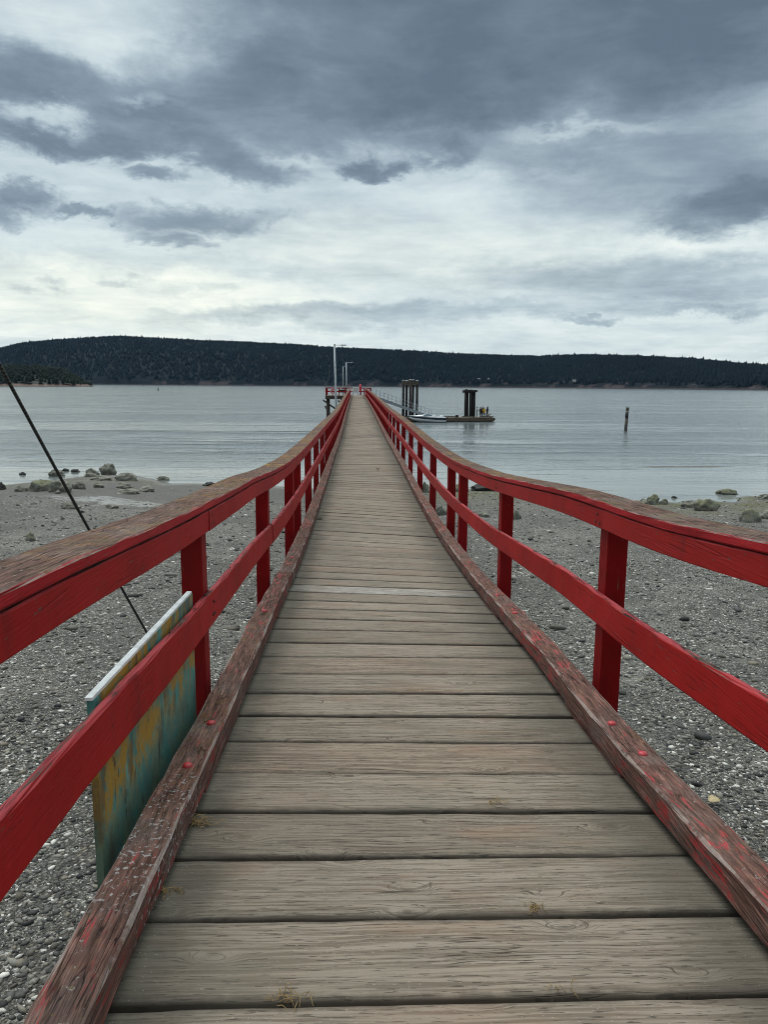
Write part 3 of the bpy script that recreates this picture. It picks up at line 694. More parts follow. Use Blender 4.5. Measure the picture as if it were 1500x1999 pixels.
# pebbles and shells: one mass
bm = bmesh.new(); bmesh.ops.create_icosphere(bm, subdivisions=1, radius=1)
IV = np.array([v.co[:] for v in bm.verts]); IF = np.array([[v.index for v in f.verts] for f in bm.faces]); bm.free()
def scatter(n, ymin, ymax, smin, smax, pw=1.0):
    out = []
    while len(out) < n:
        yy = ymin+(ymax-ymin)*rng.random()**pw
        xx = rng.uniform(-.62*yy-.8, .60*yy+1.0)
        if -.85 < xx < 1.4: continue
        sd = ((xx+9.5)/11.5)**2+((yy-40.5)/6.2)**2
        if sd < .8 and rng.random() < .9: continue
        out.append((xx, yy, smin*(smax/smin)**(rng.random()**1.7)))
    return np.array(out)
P = np.concatenate([scatter(26000, 2.4, 9, .006, .034), scatter(22000, 7, 20, .010, .036), scatter(9000, 16, 43, .016, .07), scatter(900, 2.6, 14, .03, .06), scatter(350, 8, 40, .05, .13)])
n = len(P); sc = np.stack([rng.uniform(.7, 1.5, n), rng.uniform(.6, 1.1, n), rng.uniform(.25, .6, n)], 1)*P[:, 2:3]
th = rng.uniform(0, 2*math.pi, n); tl = rng.normal(0, .22, n)
V0 = IV[None]*(1+rng.normal(0, .16, (n, len(IV), 1)))*sc[:, None]
ct, st_ = np.cos(tl)[:, None], np.sin(tl)[:, None]
y1 = V0[..., 1]*ct-V0[..., 2]*st_; z1 = V0[..., 1]*st_+V0[..., 2]*ct
c_, s_ = np.cos(th)[:, None], np.sin(th)[:, None]
xw = V0[..., 0]*c_-y1*s_+P[:, 0:1]; yw = V0[..., 0]*s_+y1*c_+P[:, 1:2]; zw = z1+(ground_z(P[:, 0], P[:, 1])+.25*sc[:, 2])[:, None]
Vp = np.stack([xw, yw, zw], -1).reshape(-1, 3); Fp = (IF[None]+(np.arange(n)*len(IV))[:, None, None]).reshape(-1, 3)
me = np_mesh('pebbles', Vp, Fp, M_PEB, True)
tag(link('pebbles', me), 'grey pebbles and white shell fragments strewn over the beach', 'pebbles', kind='stuff')

# ------------------------------------------------------------------ water
b = MB(); s_ = 9000
wm = MB().add([(-s_, 20, 0), (s_, 20, 0), (s_, 9000, 0), (-s_, 9000, 0)], [(0, 1, 2, 3)])
wo = wm.build('water', M_WATER); tag(wo, kind='structure')

# ------------------------------------------------------------------ boulders
def boulder(u0, u1, v0, v1, label, mat=M_ROCK, seed=0, lump=.35, embed=.22):
    uc, du = (u0+u1)/2, (u1-u0)*.56; u0, u1, v0 = uc-du, uc+du, v1-(v1-v0)*1.10
    base = at_z((u0+u1)/2, v1, 0)
    for _ in range(12):
        gz = max(float(ground_z(np.array(base.x), np.array(base.y))), 0.)
        base = at_z((u0+u1)/2, v1, gz)
    d = (base-EYE).dot(_F); pxm = FPX/d
    w = (u1-u0)/pxm; h = max((v1-v0)/pxm*1.0, .1)
    dep = max(w*.7, h*.8)
    h -= dep*.10
    bm = bmesh.new(); bmesh.ops.create_icosphere(bm, subdivisions=4, radius=1)
    for v in bm.verts:
        p = v.co.copy(); s = Vector((seed*3.1, seed*1.7, seed))
        k = 1+lump*mnoise.noise(p*1.1+s)+lump*.5*mnoise.noise(p*2.6+s)+lump*.22*mnoise.noise(p*6+s)
        cell = mnoise.voronoi(p*1.6+s)[0][0]
        p *= k*(1-.30*cell)
        if p.z < -.3: p.z = -.3+(p.z+.3)*.3
        v.co = Vector((p.x*w*.5, p.y*dep*.5, (p.z+.3)*h*.80))
    mx = max(abs(v.co.x) for v in bm.verts)
    mz = max(v.co.z for v in bm.verts)
    for v in bm.verts: v.co.x *= w*.5/mx; v.co.z *= h/mz; v.co.z -= h*.08
    me = bpy.data.meshes.new('boulder'); bm.to_mesh(me); bm.free()
    me.polygons.foreach_set('use_smooth', [True]*len(me.polygons)); me.materials.append(mat)
    o = link('boulder', me, None, (base.x, base.y+dep*.42, gz-.02))
    return tag(o, label, 'boulder', 'boulders along the waterline')
BL = [
 (45, 100, 934, 960, 'large green mossy boulder at the left waterline crossed by nothing, lowest in its row', M_MOSSY),
 (24, 48, 946, 960, 'small grey boulder touching the left side of the mossy boulder', M_ROCK),
 (92, 135, 935, 961, 'lumpy barnacled boulder between the mossy boulder and the slanting cable', M_ROCK),
 (136, 167, 938, 955, 'low crusted rock just right of the slanting cable on the sand', M_ROCK),
 (90, 120, 913, 930, 'rounded grey boulder in the water above the mossy boulder', M_ROCK),
 (34, 48, 920, 927, 'tiny dark rock awash far left of the rounded boulder', M_DARKROCK),
 (-8, 9, 939, 957, 'dark boulder cut by the left edge of the photo', M_DARKROCK),
 (119, 133, 913, 920, 'tiny dark rock awash directly behind the slanting cable', M_DARKROCK),
 (136, 154, 914, 922, 'flat dark rock awash right of the slanting cable', M_DARKROCK),
 (189, 224, 902, 927, 'tall pointed boulder standing up highest on the left shore', M_ROCK),
 (160, 190, 912, 931, 'sloping boulder leaning against the left side of the pointed boulder', M_ROCK),
 (173, 212, 925, 938, 'low smooth boulder in front of the pointed boulder', M_ROCK),
 (220, 263, 920, 939, 'loaf-shaped grey boulder right of the pointed boulder', M_ROCK),
 (305, 331, 927, 938, 'flat pale rock alone at the water edge right of the loaf-shaped boulder', M_ROCK),
 (395, 418, 939, 949, 'small rock beside the left railing at the water edge, left of a pair', M_DARKROCK),
 (417, 441, 940, 949, 'small rock beside the left railing at the water edge, right of a pair', M_ROCK),
 (224, 256, 940, 954, 'knobbly barnacled rock on the sand below the loaf-shaped boulder', M_ROCK),
 (222, 267, 951, 965, 'flat barnacled slab at the foot of the knobbly rock on the sand', M_ROCK),
 (267, 300, 946, 960, 'craggy low rock on the sand right of the knobbly rock', M_ROCK),
 (179, 200, 940, 952, 'small jagged rock on the sand left of the knobbly rock', M_ROCK),
 (46, 66, 1037, 1057, 'small green upright stone alone on the gravel far left', M_MOSSY),
 (104, 117, 956, 964, 'pale cobble at the foot of the lumpy barnacled boulder', M_ROCK),
 (116, 153, 977, 994, 'flat tan rock on gravel left of the slanting cable below the boulders', M_ROCK),
 (203, 227, 982, 993, 'low rounded stone beside the pale wet streak on the left beach', M_ROCK),
 (584, 598, 935, 948, 'pale round rock in the water seen between left railing posts', M_ROCK),
 (1263, 1294, 963, 985, 'peaked olive boulder at the water edge above the right railing', M_MOSSY),
 (1291, 1308, 972, 985, 'small rock touching the right side of the peaked olive boulder', M_MOSSY),
 (1336, 1364, 975, 991, 'small grey boulder touching the left of the egg-shaped boulder', M_ROCK),
 (1363, 1409, 971, 998, 'large smooth egg-shaped boulder on the right shore', M_MOSSY),
 (1407, 1447, 952, 966, 'low weedy rock surrounded by water off the right shore', M_MOSSY),
 (1481, 1512, 962, 975, 'pale rock in the water cut by the right edge of the photo', M_ROCK),
 (1451, 1495, 989, 1020, 'big pale domed boulder on gravel at the far right', M_MOSSY),
 (1489, 1520, 993, 1014, 'grey boulder behind the pale domed boulder at the right edge', M_ROCK),
 (1312, 1325, 967, 973, 'tiny reddish rock awash between the two right boulder pairs', M_DARKROCK),
 (924, 980, 940, 959, 'wide black rock under the top board of the right railing', M_DARKROCK),
 (886, 916, 941, 960, 'weedy rock seen behind the paired posts of the right railing', M_MOSSY),
 (932, 960, 997, 1010, 'low grey stone on gravel between right railing posts', M_ROCK),
 (1001, 1020, 992, 1014, 'half hidden pale stone just right of a right railing post', M_ROCK),
 (848, 874, 984, 1006, 'round grey stone beside the right kerb seen between railing posts', M_ROCK),
 (822, 840, 938, 962, 'dark barnacled boulder at the water edge seen through the right railing', M_ROCK),
]
BL[0] = BL[0][:4]+('largest green mossy boulder on the left shore',)+BL[0][5:]
for i, r_ in enumerate(BL): boulder(*r_[:4], r_[4], r_[5], seed=i+1, lump=.36 if i not in (28, 31, 12) else .14)

# ------------------------------------------------------------------ piles, float, gangway, boat
def dolphin(name, plist, zt, r, collar_h, label, mats, caps):
    cx_ = sum(p[0] for p in plist)/len(plist); cy_ = sum(p[1] for p in plist)/len(plist)
    root = empty(name, (cx_, cy_, 0), label=label, cat='mooring dolphin', group='clusters of mooring piles beside the float')
    for i, (x, y_) in enumerate(plist):
        t_ = zt+random.uniform(-.12, .12)
        o = MB().tube([(x-cx_, y_-cy_, -3), (x-cx_, y_-cy_, t_*.5), (x-cx_, y_-cy_, t_)], [r*1.1, r, r*.95], 12).build('pile', mats[i % len(mats)], root, smooth=True)
        if caps: MB().tube([(x-cx_, y_-cy_, t_), (x-cx_, y_-cy_, t_+.07), (x-cx_, y_-cy_, t_+.1)], [r*1.12, r*1.12, r*.8], 12).build('pile_cap', M_WSIGN, o, smooth=True)
    return root, cx_, cy_
xs1 = [at_y(u, 780, 130).x for u in (787.5, 794.5, 801, 807, 814.5)]
d1, cx_, cy_ = dolphin('mooring_dolphin', list(zip(xs1, (129.9, 130.6, 129.7, 130.7, 130.1))), at_y(800, 743, 130).z, .205, .5, 'cluster of tall dark piles with pale caps beside the gangway', [M_PILE, M_PILE, M_PILEB], True)
zt = at_y(800, 743, 130).z
b = MB()
for i, x in enumerate(xs1):
    b.box((x-cx_, -.25+.1*(i % 2), zt-.33-.12*(i % 2)), (.52, .5, .5+.12*(i % 3)), b=.03)
b.box((0, .35, zt-.45), (2.6, .3, .3), b=.02); b.box((.1, -.45, zt-.62), (2.0, .12, .22), b=.02)
b.build('collar', M_COLLAR, d1)
xs2 = [at_y(u, 790, 131).x for u in (909.5, 913.5, 918.5, 923, 926)]
d2, cx2, cy2 = dolphin('mooring_dolphin', list(zip(xs2, (130.9, 131.6, 130.7, 131.5, 131.0))), at_y(917, 761, 131).z, .23, .5, 'cluster of black piles bound tight at the top beside the group of people', [M_PILE], False)
zt2 = at_y(917, 761, 131).z
b = MB()
for i in range(12):
    a = 2*math.pi*i/12; b.box((1.0*math.cos(a), .62*math.sin(a), zt2-.22+.05*math.sin(i*2.3)), (.5, .4, .34), Matrix.Rotation(a, 3, 'Z'), b=.05)
b.box((0, 0, zt2-.25), (1.7, 1.1, .5), b=.05); b.box((-1.1, 0, zt2-.35), (.34, .3, .3), b=.04)
b.build('collar', M_PILE, d2)

# lone pile
pu = at_z(1222.5, 841, 0); topz = at_y(1223, 795, pu.y).z
lp = empty('mooring_pile', (pu.x, pu.y, 0), label='lone weathered pile standing in the water far right', cat='pile')
MB().tube([(0, 0, -3), (0, 0, .5), (.03, 0, topz*.55)], [.22, .215, .205], 14).build('lower_shaft', material('weathered_pile_grey', timber((.10, .085, .07))), lp, smooth=True)
MB().tube([(.03, 0, topz*.55), (.05, 0, topz*.80)], [.222, .222], 14).build('black_sleeve', M_BLACKP, lp, smooth=True)
MB().tube([(.05, 0, topz*.80), (.06, 0, topz*.84)], [.225, .225], 14).build('pale_band', M_PALEW, lp, smooth=True)
b = MB().tube([(.06, 0, topz*.84), (.06, 0, topz*.98)], [.21, .2], 14)
for i in range(7):
    a = 2*math.pi*i/7; b.tube([(.06+.15*math.cos(a), .15*math.sin(a), topz*.95), (.06+.2*math.cos(a)+(.12 if i == 0 else 0), .2*math.sin(a), topz*(1.0+.05*math.sin(i*1.9)+(.03 if i == 0 else 0)))], [.06, .015], 5)
b.build('splintered_top', M_COLLAR, lp)

# float (long timber raft)
f0 = Vector((at_y(776, 820, 127.6).x, 127.6)); f1 = Vector((at_y(965.5, 820, 129.6).x, 129.6))
fl = empty('float_raft', ((f0.x+f1.x)/2, (f0.y+f1.y)/2, 0), math.atan2(f1.y-f0.y, f1.x-f0.x), label='long low timber float moored beside the pier head', cat='float')
Lf = (f1-f0).length
b = MB()
for i in range(int(Lf/.3)): b.box((-Lf/2+.3*i+.15, 1.7, .70), (.285, 3.5, .06))
b.build('raft_deck', M_RAFT, fl)
b = MB(); b.box((0, -.02, .36), (Lf, .18, .58), b=.02); b.box((0, 3.42, .36), (Lf, .18, .58), b=.02); b.box((-Lf/2+.1, 1.7, .36), (.18, 3.2, .56)); b.box((Lf/2-.1, 1.7, .36), (.18, 3.2, .56))
b.build('side_timber', M_TIMBERX, fl)
b = MB(); b.box((0, 1.7, .02), (Lf-.4, 3.0, .5)); b.build('flotation', M_BLACKP, fl)
for k_ in range(5): MB().box((-Lf/2+2.2+k_*3.3, .05, .86), (2.2, .16, .14), b=.02).build('bull_rail', M_COLLAR, fl)
for k_ in range(6): MB().box((-Lf/2+1.+k_*3.0, .05, .765), (.3, .2, .07)).build('rail_block', M_TIMBER, fl)
MB().tube([(Lf/2, -.1, .35), (Lf/2+.02, 0, .55)], .16, 10).build('corner_bumper', M_BLACKP, fl)
# a coil of rope and box on the float
o = MB().box((at_y(893, 812, 129.5).x, 129.6, .73+.18), (.5, .4, .36), b=.03).build('dock_box', M_BRN); tag(o, 'small dark box on the float left of the black piles', 'box')

# gangway from pier head down to the float
g0 = Vector((2.6, 128.6, PZ+.02)); g1 = Vector((at_y(838, 806, 128.6).x, 128.6, .98))
gw = empty('gangway', (0, 0, 0), label='grey aluminium gangway sloping from the pier head down to the float', cat='gangway')
for q in (-.55, .55): MB().beam(g0+Vector((0, q, -.12)), g1+Vector((0, q, -.12)), .07, .46).build('side_girder', M_ALU, gw)
MB().beam(g0+Vector((0, 0, .03)), g1+Vector((0, 0, .03)), 1.0, .05).build('walkway', M_ALUD, gw)
for q in (-.58, .58):
    b = MB(); up = Vector((0, 0, 1)); nn = 14
    for h in (.55, 1.1): b.tube([g0+Vector((0, q, h)), g1+Vector((0, q, h))], .022, 6)
    for i in range(nn+1):
        p = g0+(g1-g0)*(i/nn)+Vector((0, q, 0)); b.tube([p, p+up*1.1], .02, 6)
    e = g1+Vector((0, q, 0)); b.tube([e+up*1.1, e+Vector((.35, 0, 1.0)), e+Vector((.5, 0, .75)), e+Vector((.35, 0, .3)), e+Vector((.05, 0, .0))], .022, 6)
    b.build('handrail', M_ALU, gw)
for q in (-.45, .45):
    MB().tube([(g1.x-.05, 128.6+q-.05, .86), (g1.x-.05, 128.6+q+.05, .86)], .13, 14).build('wheel', M_BLACKP, gw)

# motor boat
bt = empty('motor_boat', ((at_y(799, 822, 126.6).x+at_y(869.5, 822, 126.6).x)/2, 126.3, 0), label='white motor boat with a dark navy stripe moored against the float', cat='boat')
LB = at_y(869.5, 822, 126.6).x-at_y(799, 822, 126.6).x; BX = LB/2
st = []   # x from bow (-BX) to stern (+BX): half beam, keel z, chine z, sheer z
for s in np.linspace(0, 1, 15):
    hb = 1.1*(1-(1-min(s*1.25, 1))**2.2); keel = .95*(1-s)**3.2-.22+.0; ch = keel+.18+.10*s if s < .05 else min(.12+.55*(1-s)**2, keel+.62); she = .86+.26*(1-s)**1.5
    rake = 0
    st.append((-BX+s*LB, max(hb, .02), keel, max(ch, keel+.03), max(she, keel+.1)))
def hull_ring(x, hb, k_, c, sh): return [(x, 0, k_), (x, -hb*.82, c), (x, -hb*.97, c+(sh-c)*.5), (x, -hb, sh), (x, hb, sh), (x, hb*.97, c+(sh-c)*.5), (x, hb*.82, c)]
vs = [p for q in st for p in hull_ring(*q)]; k_ = 7
fs = [(i*k_+j, i*k_+(j+1) % k_, (i+1)*k_+(j+1) % k_, (i+1)*k_+j) for i in range(len(st)-1) for j in range(k_)]+[tuple(range(k_)), tuple(range((len(st)-1)*k_, len(st)*k_))]
hull = MB().add(vs, fs).build('hull', M_WHITE, bt)
vs = []
for x, hb, kk, c, sh in st:
    m_ = c+(sh-c)*.5
    for sgn in (-1, 1):
        vs += [(x-.01, sgn*(hb*.975+.015), m_-.05), (x-.01, sgn*(hb+.016), sh-.10)]
fs = []
for i in range(len(st)-1):
    fs += [(i*4, i*4+1, i*4+5, i*4+4), (i*4+2, i*4+3, i*4+7, i*4+6)]
o = MB().add(vs, fs).build('hull_stripe', M_NAVY, hull)
so = o.modifiers.new('thick', 'SOLIDIFY'); so.thickness = .012
vs = []
for s, w_, h_ in ((.02, .05, 1.13), (.2, .55, 1.14), (.36, .85, 1.22), (.46, .8, 1.3)):
    x = -BX+s*LB; vs += [(x, -w_, h_-.12), (x, -w_*.6, h_), (x, w_*.6, h_), (x, w_, h_-.12)]
MB().add(vs, [(i*4+j, i*4+j+1, i*4+j+5, i*4+j+4) for i in range(3) for j in range(3)]+[(12, 13, 14, 15), (3, 2, 1, 0)]).build('foredeck', M_WHITE, bt)
wx = -BX+.36*LB
vs = [(wx, -.85, 1.1), (wx+.75, -.7, 1.52), (wx+1.5, -.9, 1.22), (wx+1.55, -.95, 1.05), (wx, .85, 1.1), (wx+.75, .7, 1.52), (wx+1.5, .9, 1.22), (wx+1.55, .95, 1.05)]
MB().add(vs, [(0, 1, 2, 3), (4, 5, 6, 7), (0, 1, 5, 4)]).build('windscreen', M_GLASS, bt)
b = MB()
for a_, c_ in ((0, 1), (1, 2), (4, 5), (5, 6), (1, 5), (0, 4)): b.tube([vs[a_], vs[c_]], .03, 6)
b.build('screen_frame', M_WHITE, bt)
b = MB(); b.box((BX-.6, 0, .95), (.5, 1.5, .3), b=.05); b.box((wx+1.9, .4, 1.0), (.5, .5, .4), b=.05); b.box((wx+1.9, -.4, 1.0), (.5, .5, .4), b=.05); b.build('seat', M_WHITE, bt)
b = MB(); b.box((BX+.12, 0, .75), (.3, .4, .5), b=.08); b.box((BX+.12, 0, .2), (.14, .12, .8), b=.03); b.build('outboard_motor', M_BLACKP, bt)

# ------------------------------------------------------------------ people
def skin_mesh(nodes, edges, levels=2):
    me = bpy.data.meshes.new('sk'); me.from_pydata([n_[0] for n_ in nodes], edges, []); o = bpy.data.objects.new('sk', me); COL.objects.link(o)
    md = o.modifiers.new('s', 'SKIN'); ss = o.modifiers.new('ss', 'SUBSURF'); ss.levels = levels; ss.render_levels = levels
    for i, v in enumerate(me.skin_vertices[0].data):
        r_ = nodes[i][1]; v.radius = (r_, r_) if not isinstance(r_, tuple) else r_; v.use_root = (i == 0)
    dg = bpy.context.evaluated_depsgraph_get(); out = bpy.data.meshes.new_from_object(o.evaluated_get(dg))
    bpy.data.objects.remove(o); return out
def person(loc, rz, H, label, jacket, trousers, headwear=None, arms='down', jl=.44, head=None, stout=1.):
    k = H/1.75; nd = []; ed = []
    def N(p, r_, par=None):
        nd.append((tuple(c*k for c in p), r_*k)); i = len(nd)-1
        if par is not None: ed.append((par, i))
        return i
    s = stout
    pel = N((0, 0, .95), .145*s); ab = N((0, -.01, 1.12), .14*s, pel); che = N((0, 0, 1.32), .155*s, ab); nk = N((0, .0, 1.48), .06, che); hd = N((0, .01, 1.60), .088, nk); N((0, .01, 1.70), .078, hd)
    wr = []
    for sg in (-1, 1):
        hp = N((sg*.09, 0, .88), .10*s, pel); kn = N((sg*.11, -.02, .49), .068, hp); an = N((sg*.12, .02, .09), .048, kn); N((sg*.13, -.13, .04), .036, an)
        sh = N((sg*.17*s, 0, 1.42), .072, che)
        if arms == 'down': el = N((sg*.235*s, .03, 1.14), .05, sh); w_ = N((sg*.235*s, -.06, .90), .035, el)
        elif arms == 'front': el = N((sg*.25*s, -.02, 1.14), .05, sh); w_ = N((sg*.10, -.24, 1.16), .036, el)
        else: el = N((sg*.30*s, .02, 1.18), .052, sh); w_ = N((sg*.15, -.15, 1.02), .036, el)
        hn = N(tuple(np.array(nd[w_][0])/k+np.array((0, -.03, -.07 if arms == 'down' else 0))), .034, w_); wr.append(hn)
    me = skin_mesh(nd, ed)
    for m in (M_SKIN, jacket, trousers, M_BLK): me.materials.append(m)
    hpts = [Vector(nd[i][0]) for i in wr]
    for p in me.polygons:
        c = p.center; z = c.z/k; mi = 0
        if z < .10: mi = 3
        elif z < 1.49: mi = 1 if z > 1.75*jl else 2
        if z >= 1.45 and abs(c.x) < .07*k: mi = 0 if z > 1.47 else 1
        if min((c-h_).length for h_ in hpts) < .055*k: mi = 0
        elif mi == 2 and abs(c.x) > .19*s*k: mi = 1
        p.material_index = mi; p.use_smooth = True
    bm = bmesh.new(); bm.from_mesh(me)
    # fingers: four and a thumb on each hand, nose and ears
    def rod(a, b_, r0, r1, mi):
        mb = MB().tube([a, (Vector(a)+Vector(b_))/2, b_], [r0, r0*.9, r1], 6)
        vv = [bm.verts.new(v) for v in mb.v]
        for f in mb.f: fc = bm.faces.new([vv[i] for i in f]); fc.material_index = mi; fc.smooth = True
    for sg, h_ in zip((-1, 1), hpts):
        dn = Vector((0, -.25, -1)).normalized() if arms == 'down' else Vector((-sg*.8, -.5, -.2)).normalized()
        ac = Vector((0, 1, -.2)).normalized() if arms == 'down' else Vector((0, 0, 1))
        for q, ln in zip((-1.5, -.5, .5, 1.5), (.062, .078, .082, .07)):
            a = h_+ac*q*.017*k+dn*.02*k; rod(a, a+dn*ln*k+Vector((-sg*.012, 0, 0)), .009*k, .006*k, 0)
        a = h_-ac*.03*k; rod(a, a+(dn*.6-ac*.8).normalized()*.06*k, .011*k, .007*k, 0)
    rod((0, -.07*k, 1.62*k), (0, -.105*k, 1.60*k), .012*k, .014*k, 0)
    for sg in (-1, 1):
        rod((sg*.08*k, .02*k, 1.645*k), (sg*.088*k, .03*k, 1.60*k), .014*k, .010*k, 0); rod((sg*.03*k, -.075*k, 1.645*k), (sg*.03*k, -.083*k, 1.645*k), .009*k, .007*k, 3)
    rod((-.022*k, -.078*k, 1.56*k), (.022*k, -.078*k, 1.56*k), .006*k, .006*k, 0)
    bm.to_mesh(me); bm.free(); me.name = 'person'
    o = link('person', me, None, loc); o.rotation_euler = (0, 0, rz)
    tag(o, label, 'person', 'people standing on the float')
    def cap(name, mat, prof, off=(0, .01)):
        n_ = 14; vs = [(off[0]*k+r_*k*math.cos(2*math.pi*q/n_), off[1]*k+r_*1.1*k*math.sin(2*math.pi*q/n_), h_*k) for r_, h_ in prof for q in range(n_)]
        return MB().add(vs, [(i*n_+q, i*n_+(q+1) % n_, (i+1)*n_+(q+1) % n_, (i+1)*n_+q) for i in range(len(prof)-1) for q in range(n_)]+[tuple(range((len(prof)-1)*n_, len(prof)*n_))]).build(name, mat, o, smooth=True)
    if headwear == 'hat': cap('hat', M_BLK, [(.10, 1.665), (.17, 1.66), (.165, 1.675), (.10, 1.68), (.095, 1.77), (.06, 1.79)])
    elif headwear == 'cap': cap('cap', M_BLK, [(.102, 1.645), (.103, 1.69), (.085, 1.75), (.03, 1.78)])
    elif headwear == 'hood': cap('hood', jacket, [(.13, 1.45), (.125, 1.55), (.12, 1.66), (.10, 1.74), (.05, 1.80), (.01, 1.84)], (0, .035))
    else: cap('hair', M_HAIR, [(.098, 1.61), (.10, 1.67), (.085, 1.74), (.03, 1.775)], (0, .025))
    return o
FZ = .731
def pplace(u, dy=0): return Vector((at_y(u, 812, 130+dy).x, 130+dy, FZ))
person(pplace(931.8), R(75), 1.72, 'person in a grey jacket and dark hat standing nearest the black piles', M_GRY, M_JEAN, 'hat', 'front')
person(pplace(938.3), R(110), 1.74, 'stout person in a black and maroon coat left of the yellow jacket', M_BRN, M_BLK, 'cap', 'front', .44, stout=1.25)
person(pplace(942.3, .9), R(150), 1.76, 'person in dark clothes half hidden behind the yellow jacket', M_BLK, M_BLK, 'cap', 'down')
person(pplace(945.6, -.4), R(180), 1.66, 'person in a bright yellow jacket seen from behind', M_YEL, M_BRN, None, 'front', .47, stout=1.1)
person(pplace(951.8, .2), R(-70), 1.75, 'person in a hooded navy coat at the right of the group', M_NVY, M_NVY, 'hood', 'hips', .5, stout=1.2)
# dog
nd = [((0, 0, .42), .10), ((-.25, 0, .43), .11), ((.22, 0, .43), .09), ((-.38, 0, .52), .07), ((-.46, 0, .62), .065), ((-.58, 0, .60), .035), ((.40, 0, .5), .02), ((.5, 0, .62), .012)]
ed = [(0, 1), (0, 2), (1, 3), (3, 4), (4, 5), (2, 6), (6, 7)]
for sg in (-1, 1):
    i = len(nd); nd += [((-.27, sg*.08, .30), .05), ((-.26, sg*.09, .15), .028), ((-.29, sg*.09, .02), .026)]; ed += [(1, i), (i, i+1), (i+1, i+2)]
    i = len(nd); nd += [((.22, sg*.08, .32), .06), ((.17, sg*.09, .22), .04), ((.27, sg*.09, .13), .025), ((.24, sg*.09, .02), .026)]; ed += [(2, i), (i, i+1), (i+1, i+2), (i+2, i+3)]
    i = len(nd); nd += [((-.44, sg*.05, .70), .02)]; ed += [(4, i)]
me = skin_mesh(nd, ed); me.materials.append(M_DOG); me.polygons.foreach_set('use_smooth', [True]*len(me.polygons))
o = link('dog', me, None, pplace(952.5, -.8)); o.rotation_euler = (0, 0, R(165)); tag(o, 'brown dog standing at the feet of the people on the float', 'dog')

# ------------------------------------------------------------------ far shore
UU = np.array([-500, -250, -100, 0, 25, 50, 100, 150, 200, 250, 300, 350, 400, 450, 500, 560, 600, 650, 700, 750, 800, 850, 900, 950, 1000, 1050, 1100, 1150, 1200, 1250, 1300, 1350, 1400, 1450, 1500, 1600, 1800, 2000.])
VV = np.array([720, 712, 696, 679, 673, 669, 664, 660, 657, 657, 659, 662, 664, 666, 669, 671, 674, 678, 680, 682, 684, 687, 691, 692, 694, 695, 693, 692, 694, 696, 697, 700, 705, 710, 713, 718, 726, 735.])
RS = np.interp(UU, [-500, 0, 600, 1000, 1500, 2000], [4200, 3500, 3000, 2600, 1900, 1700])
def dir_at(u, v):
    d = ray(u, v); hl = math.hypot(d.x, d.y); return d.x/hl, d.y/hl, d.z/hl
nu, ns = 260, 40
us = np.linspace(-480, 1950, nu); vtop = np.interp(us, UU, VV); rs = np.interp(us, UU, RS)
ss = np.linspace(0, 1.35, ns)
TH = 12.
hv = np.zeros((ns, nu, 3)); hm = np.zeros((ns, nu))
shape = lambda s: np.where(s < 1, .05+.95*np.sin(np.clip(s, 0, 1)*math.pi/2)**1.0, 1-(s-1)*1.2)
for i in range(nu):
    dx, dy, dz = dir_at(us[i], vtop[i]); dl = rs[i]; wdt = 620+160*math.sin(us[i]*.006)
    Hr = dz*(dl+wdt)+ZO-TH
    for j in range(ns):
        s = ss[j]; r_ = dl+wdt*s
        w1 = mnoise.noise(Vector((us[i]*.011, s*2.5, 3.)))*.10+mnoise.noise(Vector((us[i]*.04, s*6, 9.)))*.05
        h = Hr*(float(shape(s))+w1*math.sin(math.pi*min(s, 1))) if s > 0 else -3
        h = max(h, 4+7*abs(mnoise.noise(Vector((us[i]*.09, 1, 1))))) if s > 0 else -3
        hv[j, i] = (dx*r_, dy*r_, h)
        hm[j, i] = 1 if (250 < us[i] < 316 and .84 < s < .99) or (345 < us[i] < 395 and .86 < s < .95) else 0
ii, jj = np.meshgrid(np.arange(nu-1), np.arange(ns-1)); a_ = (jj*nu+ii).ravel()
me = np_mesh('hills', hv.reshape(-1, 3), np.stack([a_, a_+1, a_+1+nu, a_+nu], 1), M_HILL, True)
at_ = me.attributes.new('meadow', 'FLOAT', 'POINT'); at_.data.foreach_set('value', hm.astype(np.float32).ravel())
tag(link('hills', me), kind='structure')

def cone_trees(name, pts, hts, wid, mat, label, tiers=3, blunt=0.):
    """many small conifers as one far-off mass"""
    n = len(pts); k = 6; allV = []; allF = []; base = 0
    for tr in range(tiers):
        z0 = .12+.28*tr*(1 if tiers == 3 else 1.4); z1 = min(z0+.46, 1.) if tr < tiers-1 else 1.0; rad = (1-.28*tr)
        an = np.linspace(0, 2*math.pi, k, endpoint=False)[None]+rng.uniform(0, 6, (n, 1))
        rr = wid[:, None]*rad*rng.uniform(.7, 1.25, (n, k))
        ring = np.stack([pts[:, 0:1]+np.cos(an)*rr, pts[:, 1:2]+np.sin(an)*rr, pts[:, 2:3]+hts[:, None]*(z0+rng.uniform(-.05, .05, (n, k)))], -1)
        tip = np.stack([pts[:, 0]+rng.normal(0, .3, n), pts[:, 1], pts[:, 2]+hts*(z1-blunt)], -1)[:, None]
        vv = np.concatenate([ring, tip], 1); allV.append(vv.reshape(-1, 3))
        f = np.array([(q, (q+1) % k, k) for q in range(k)])
        allF.append((f[None]+(np.arange(n)*(k+1))[:, None, None]+base).reshape(-1, 3)); base += n*(k+1)
    me = np_mesh(name, np.concatenate(allV), np.concatenate(allF), mat)
    return tag(link(name, me), label, 'forest', kind='stuff')
pts = []
NTREE = 34000
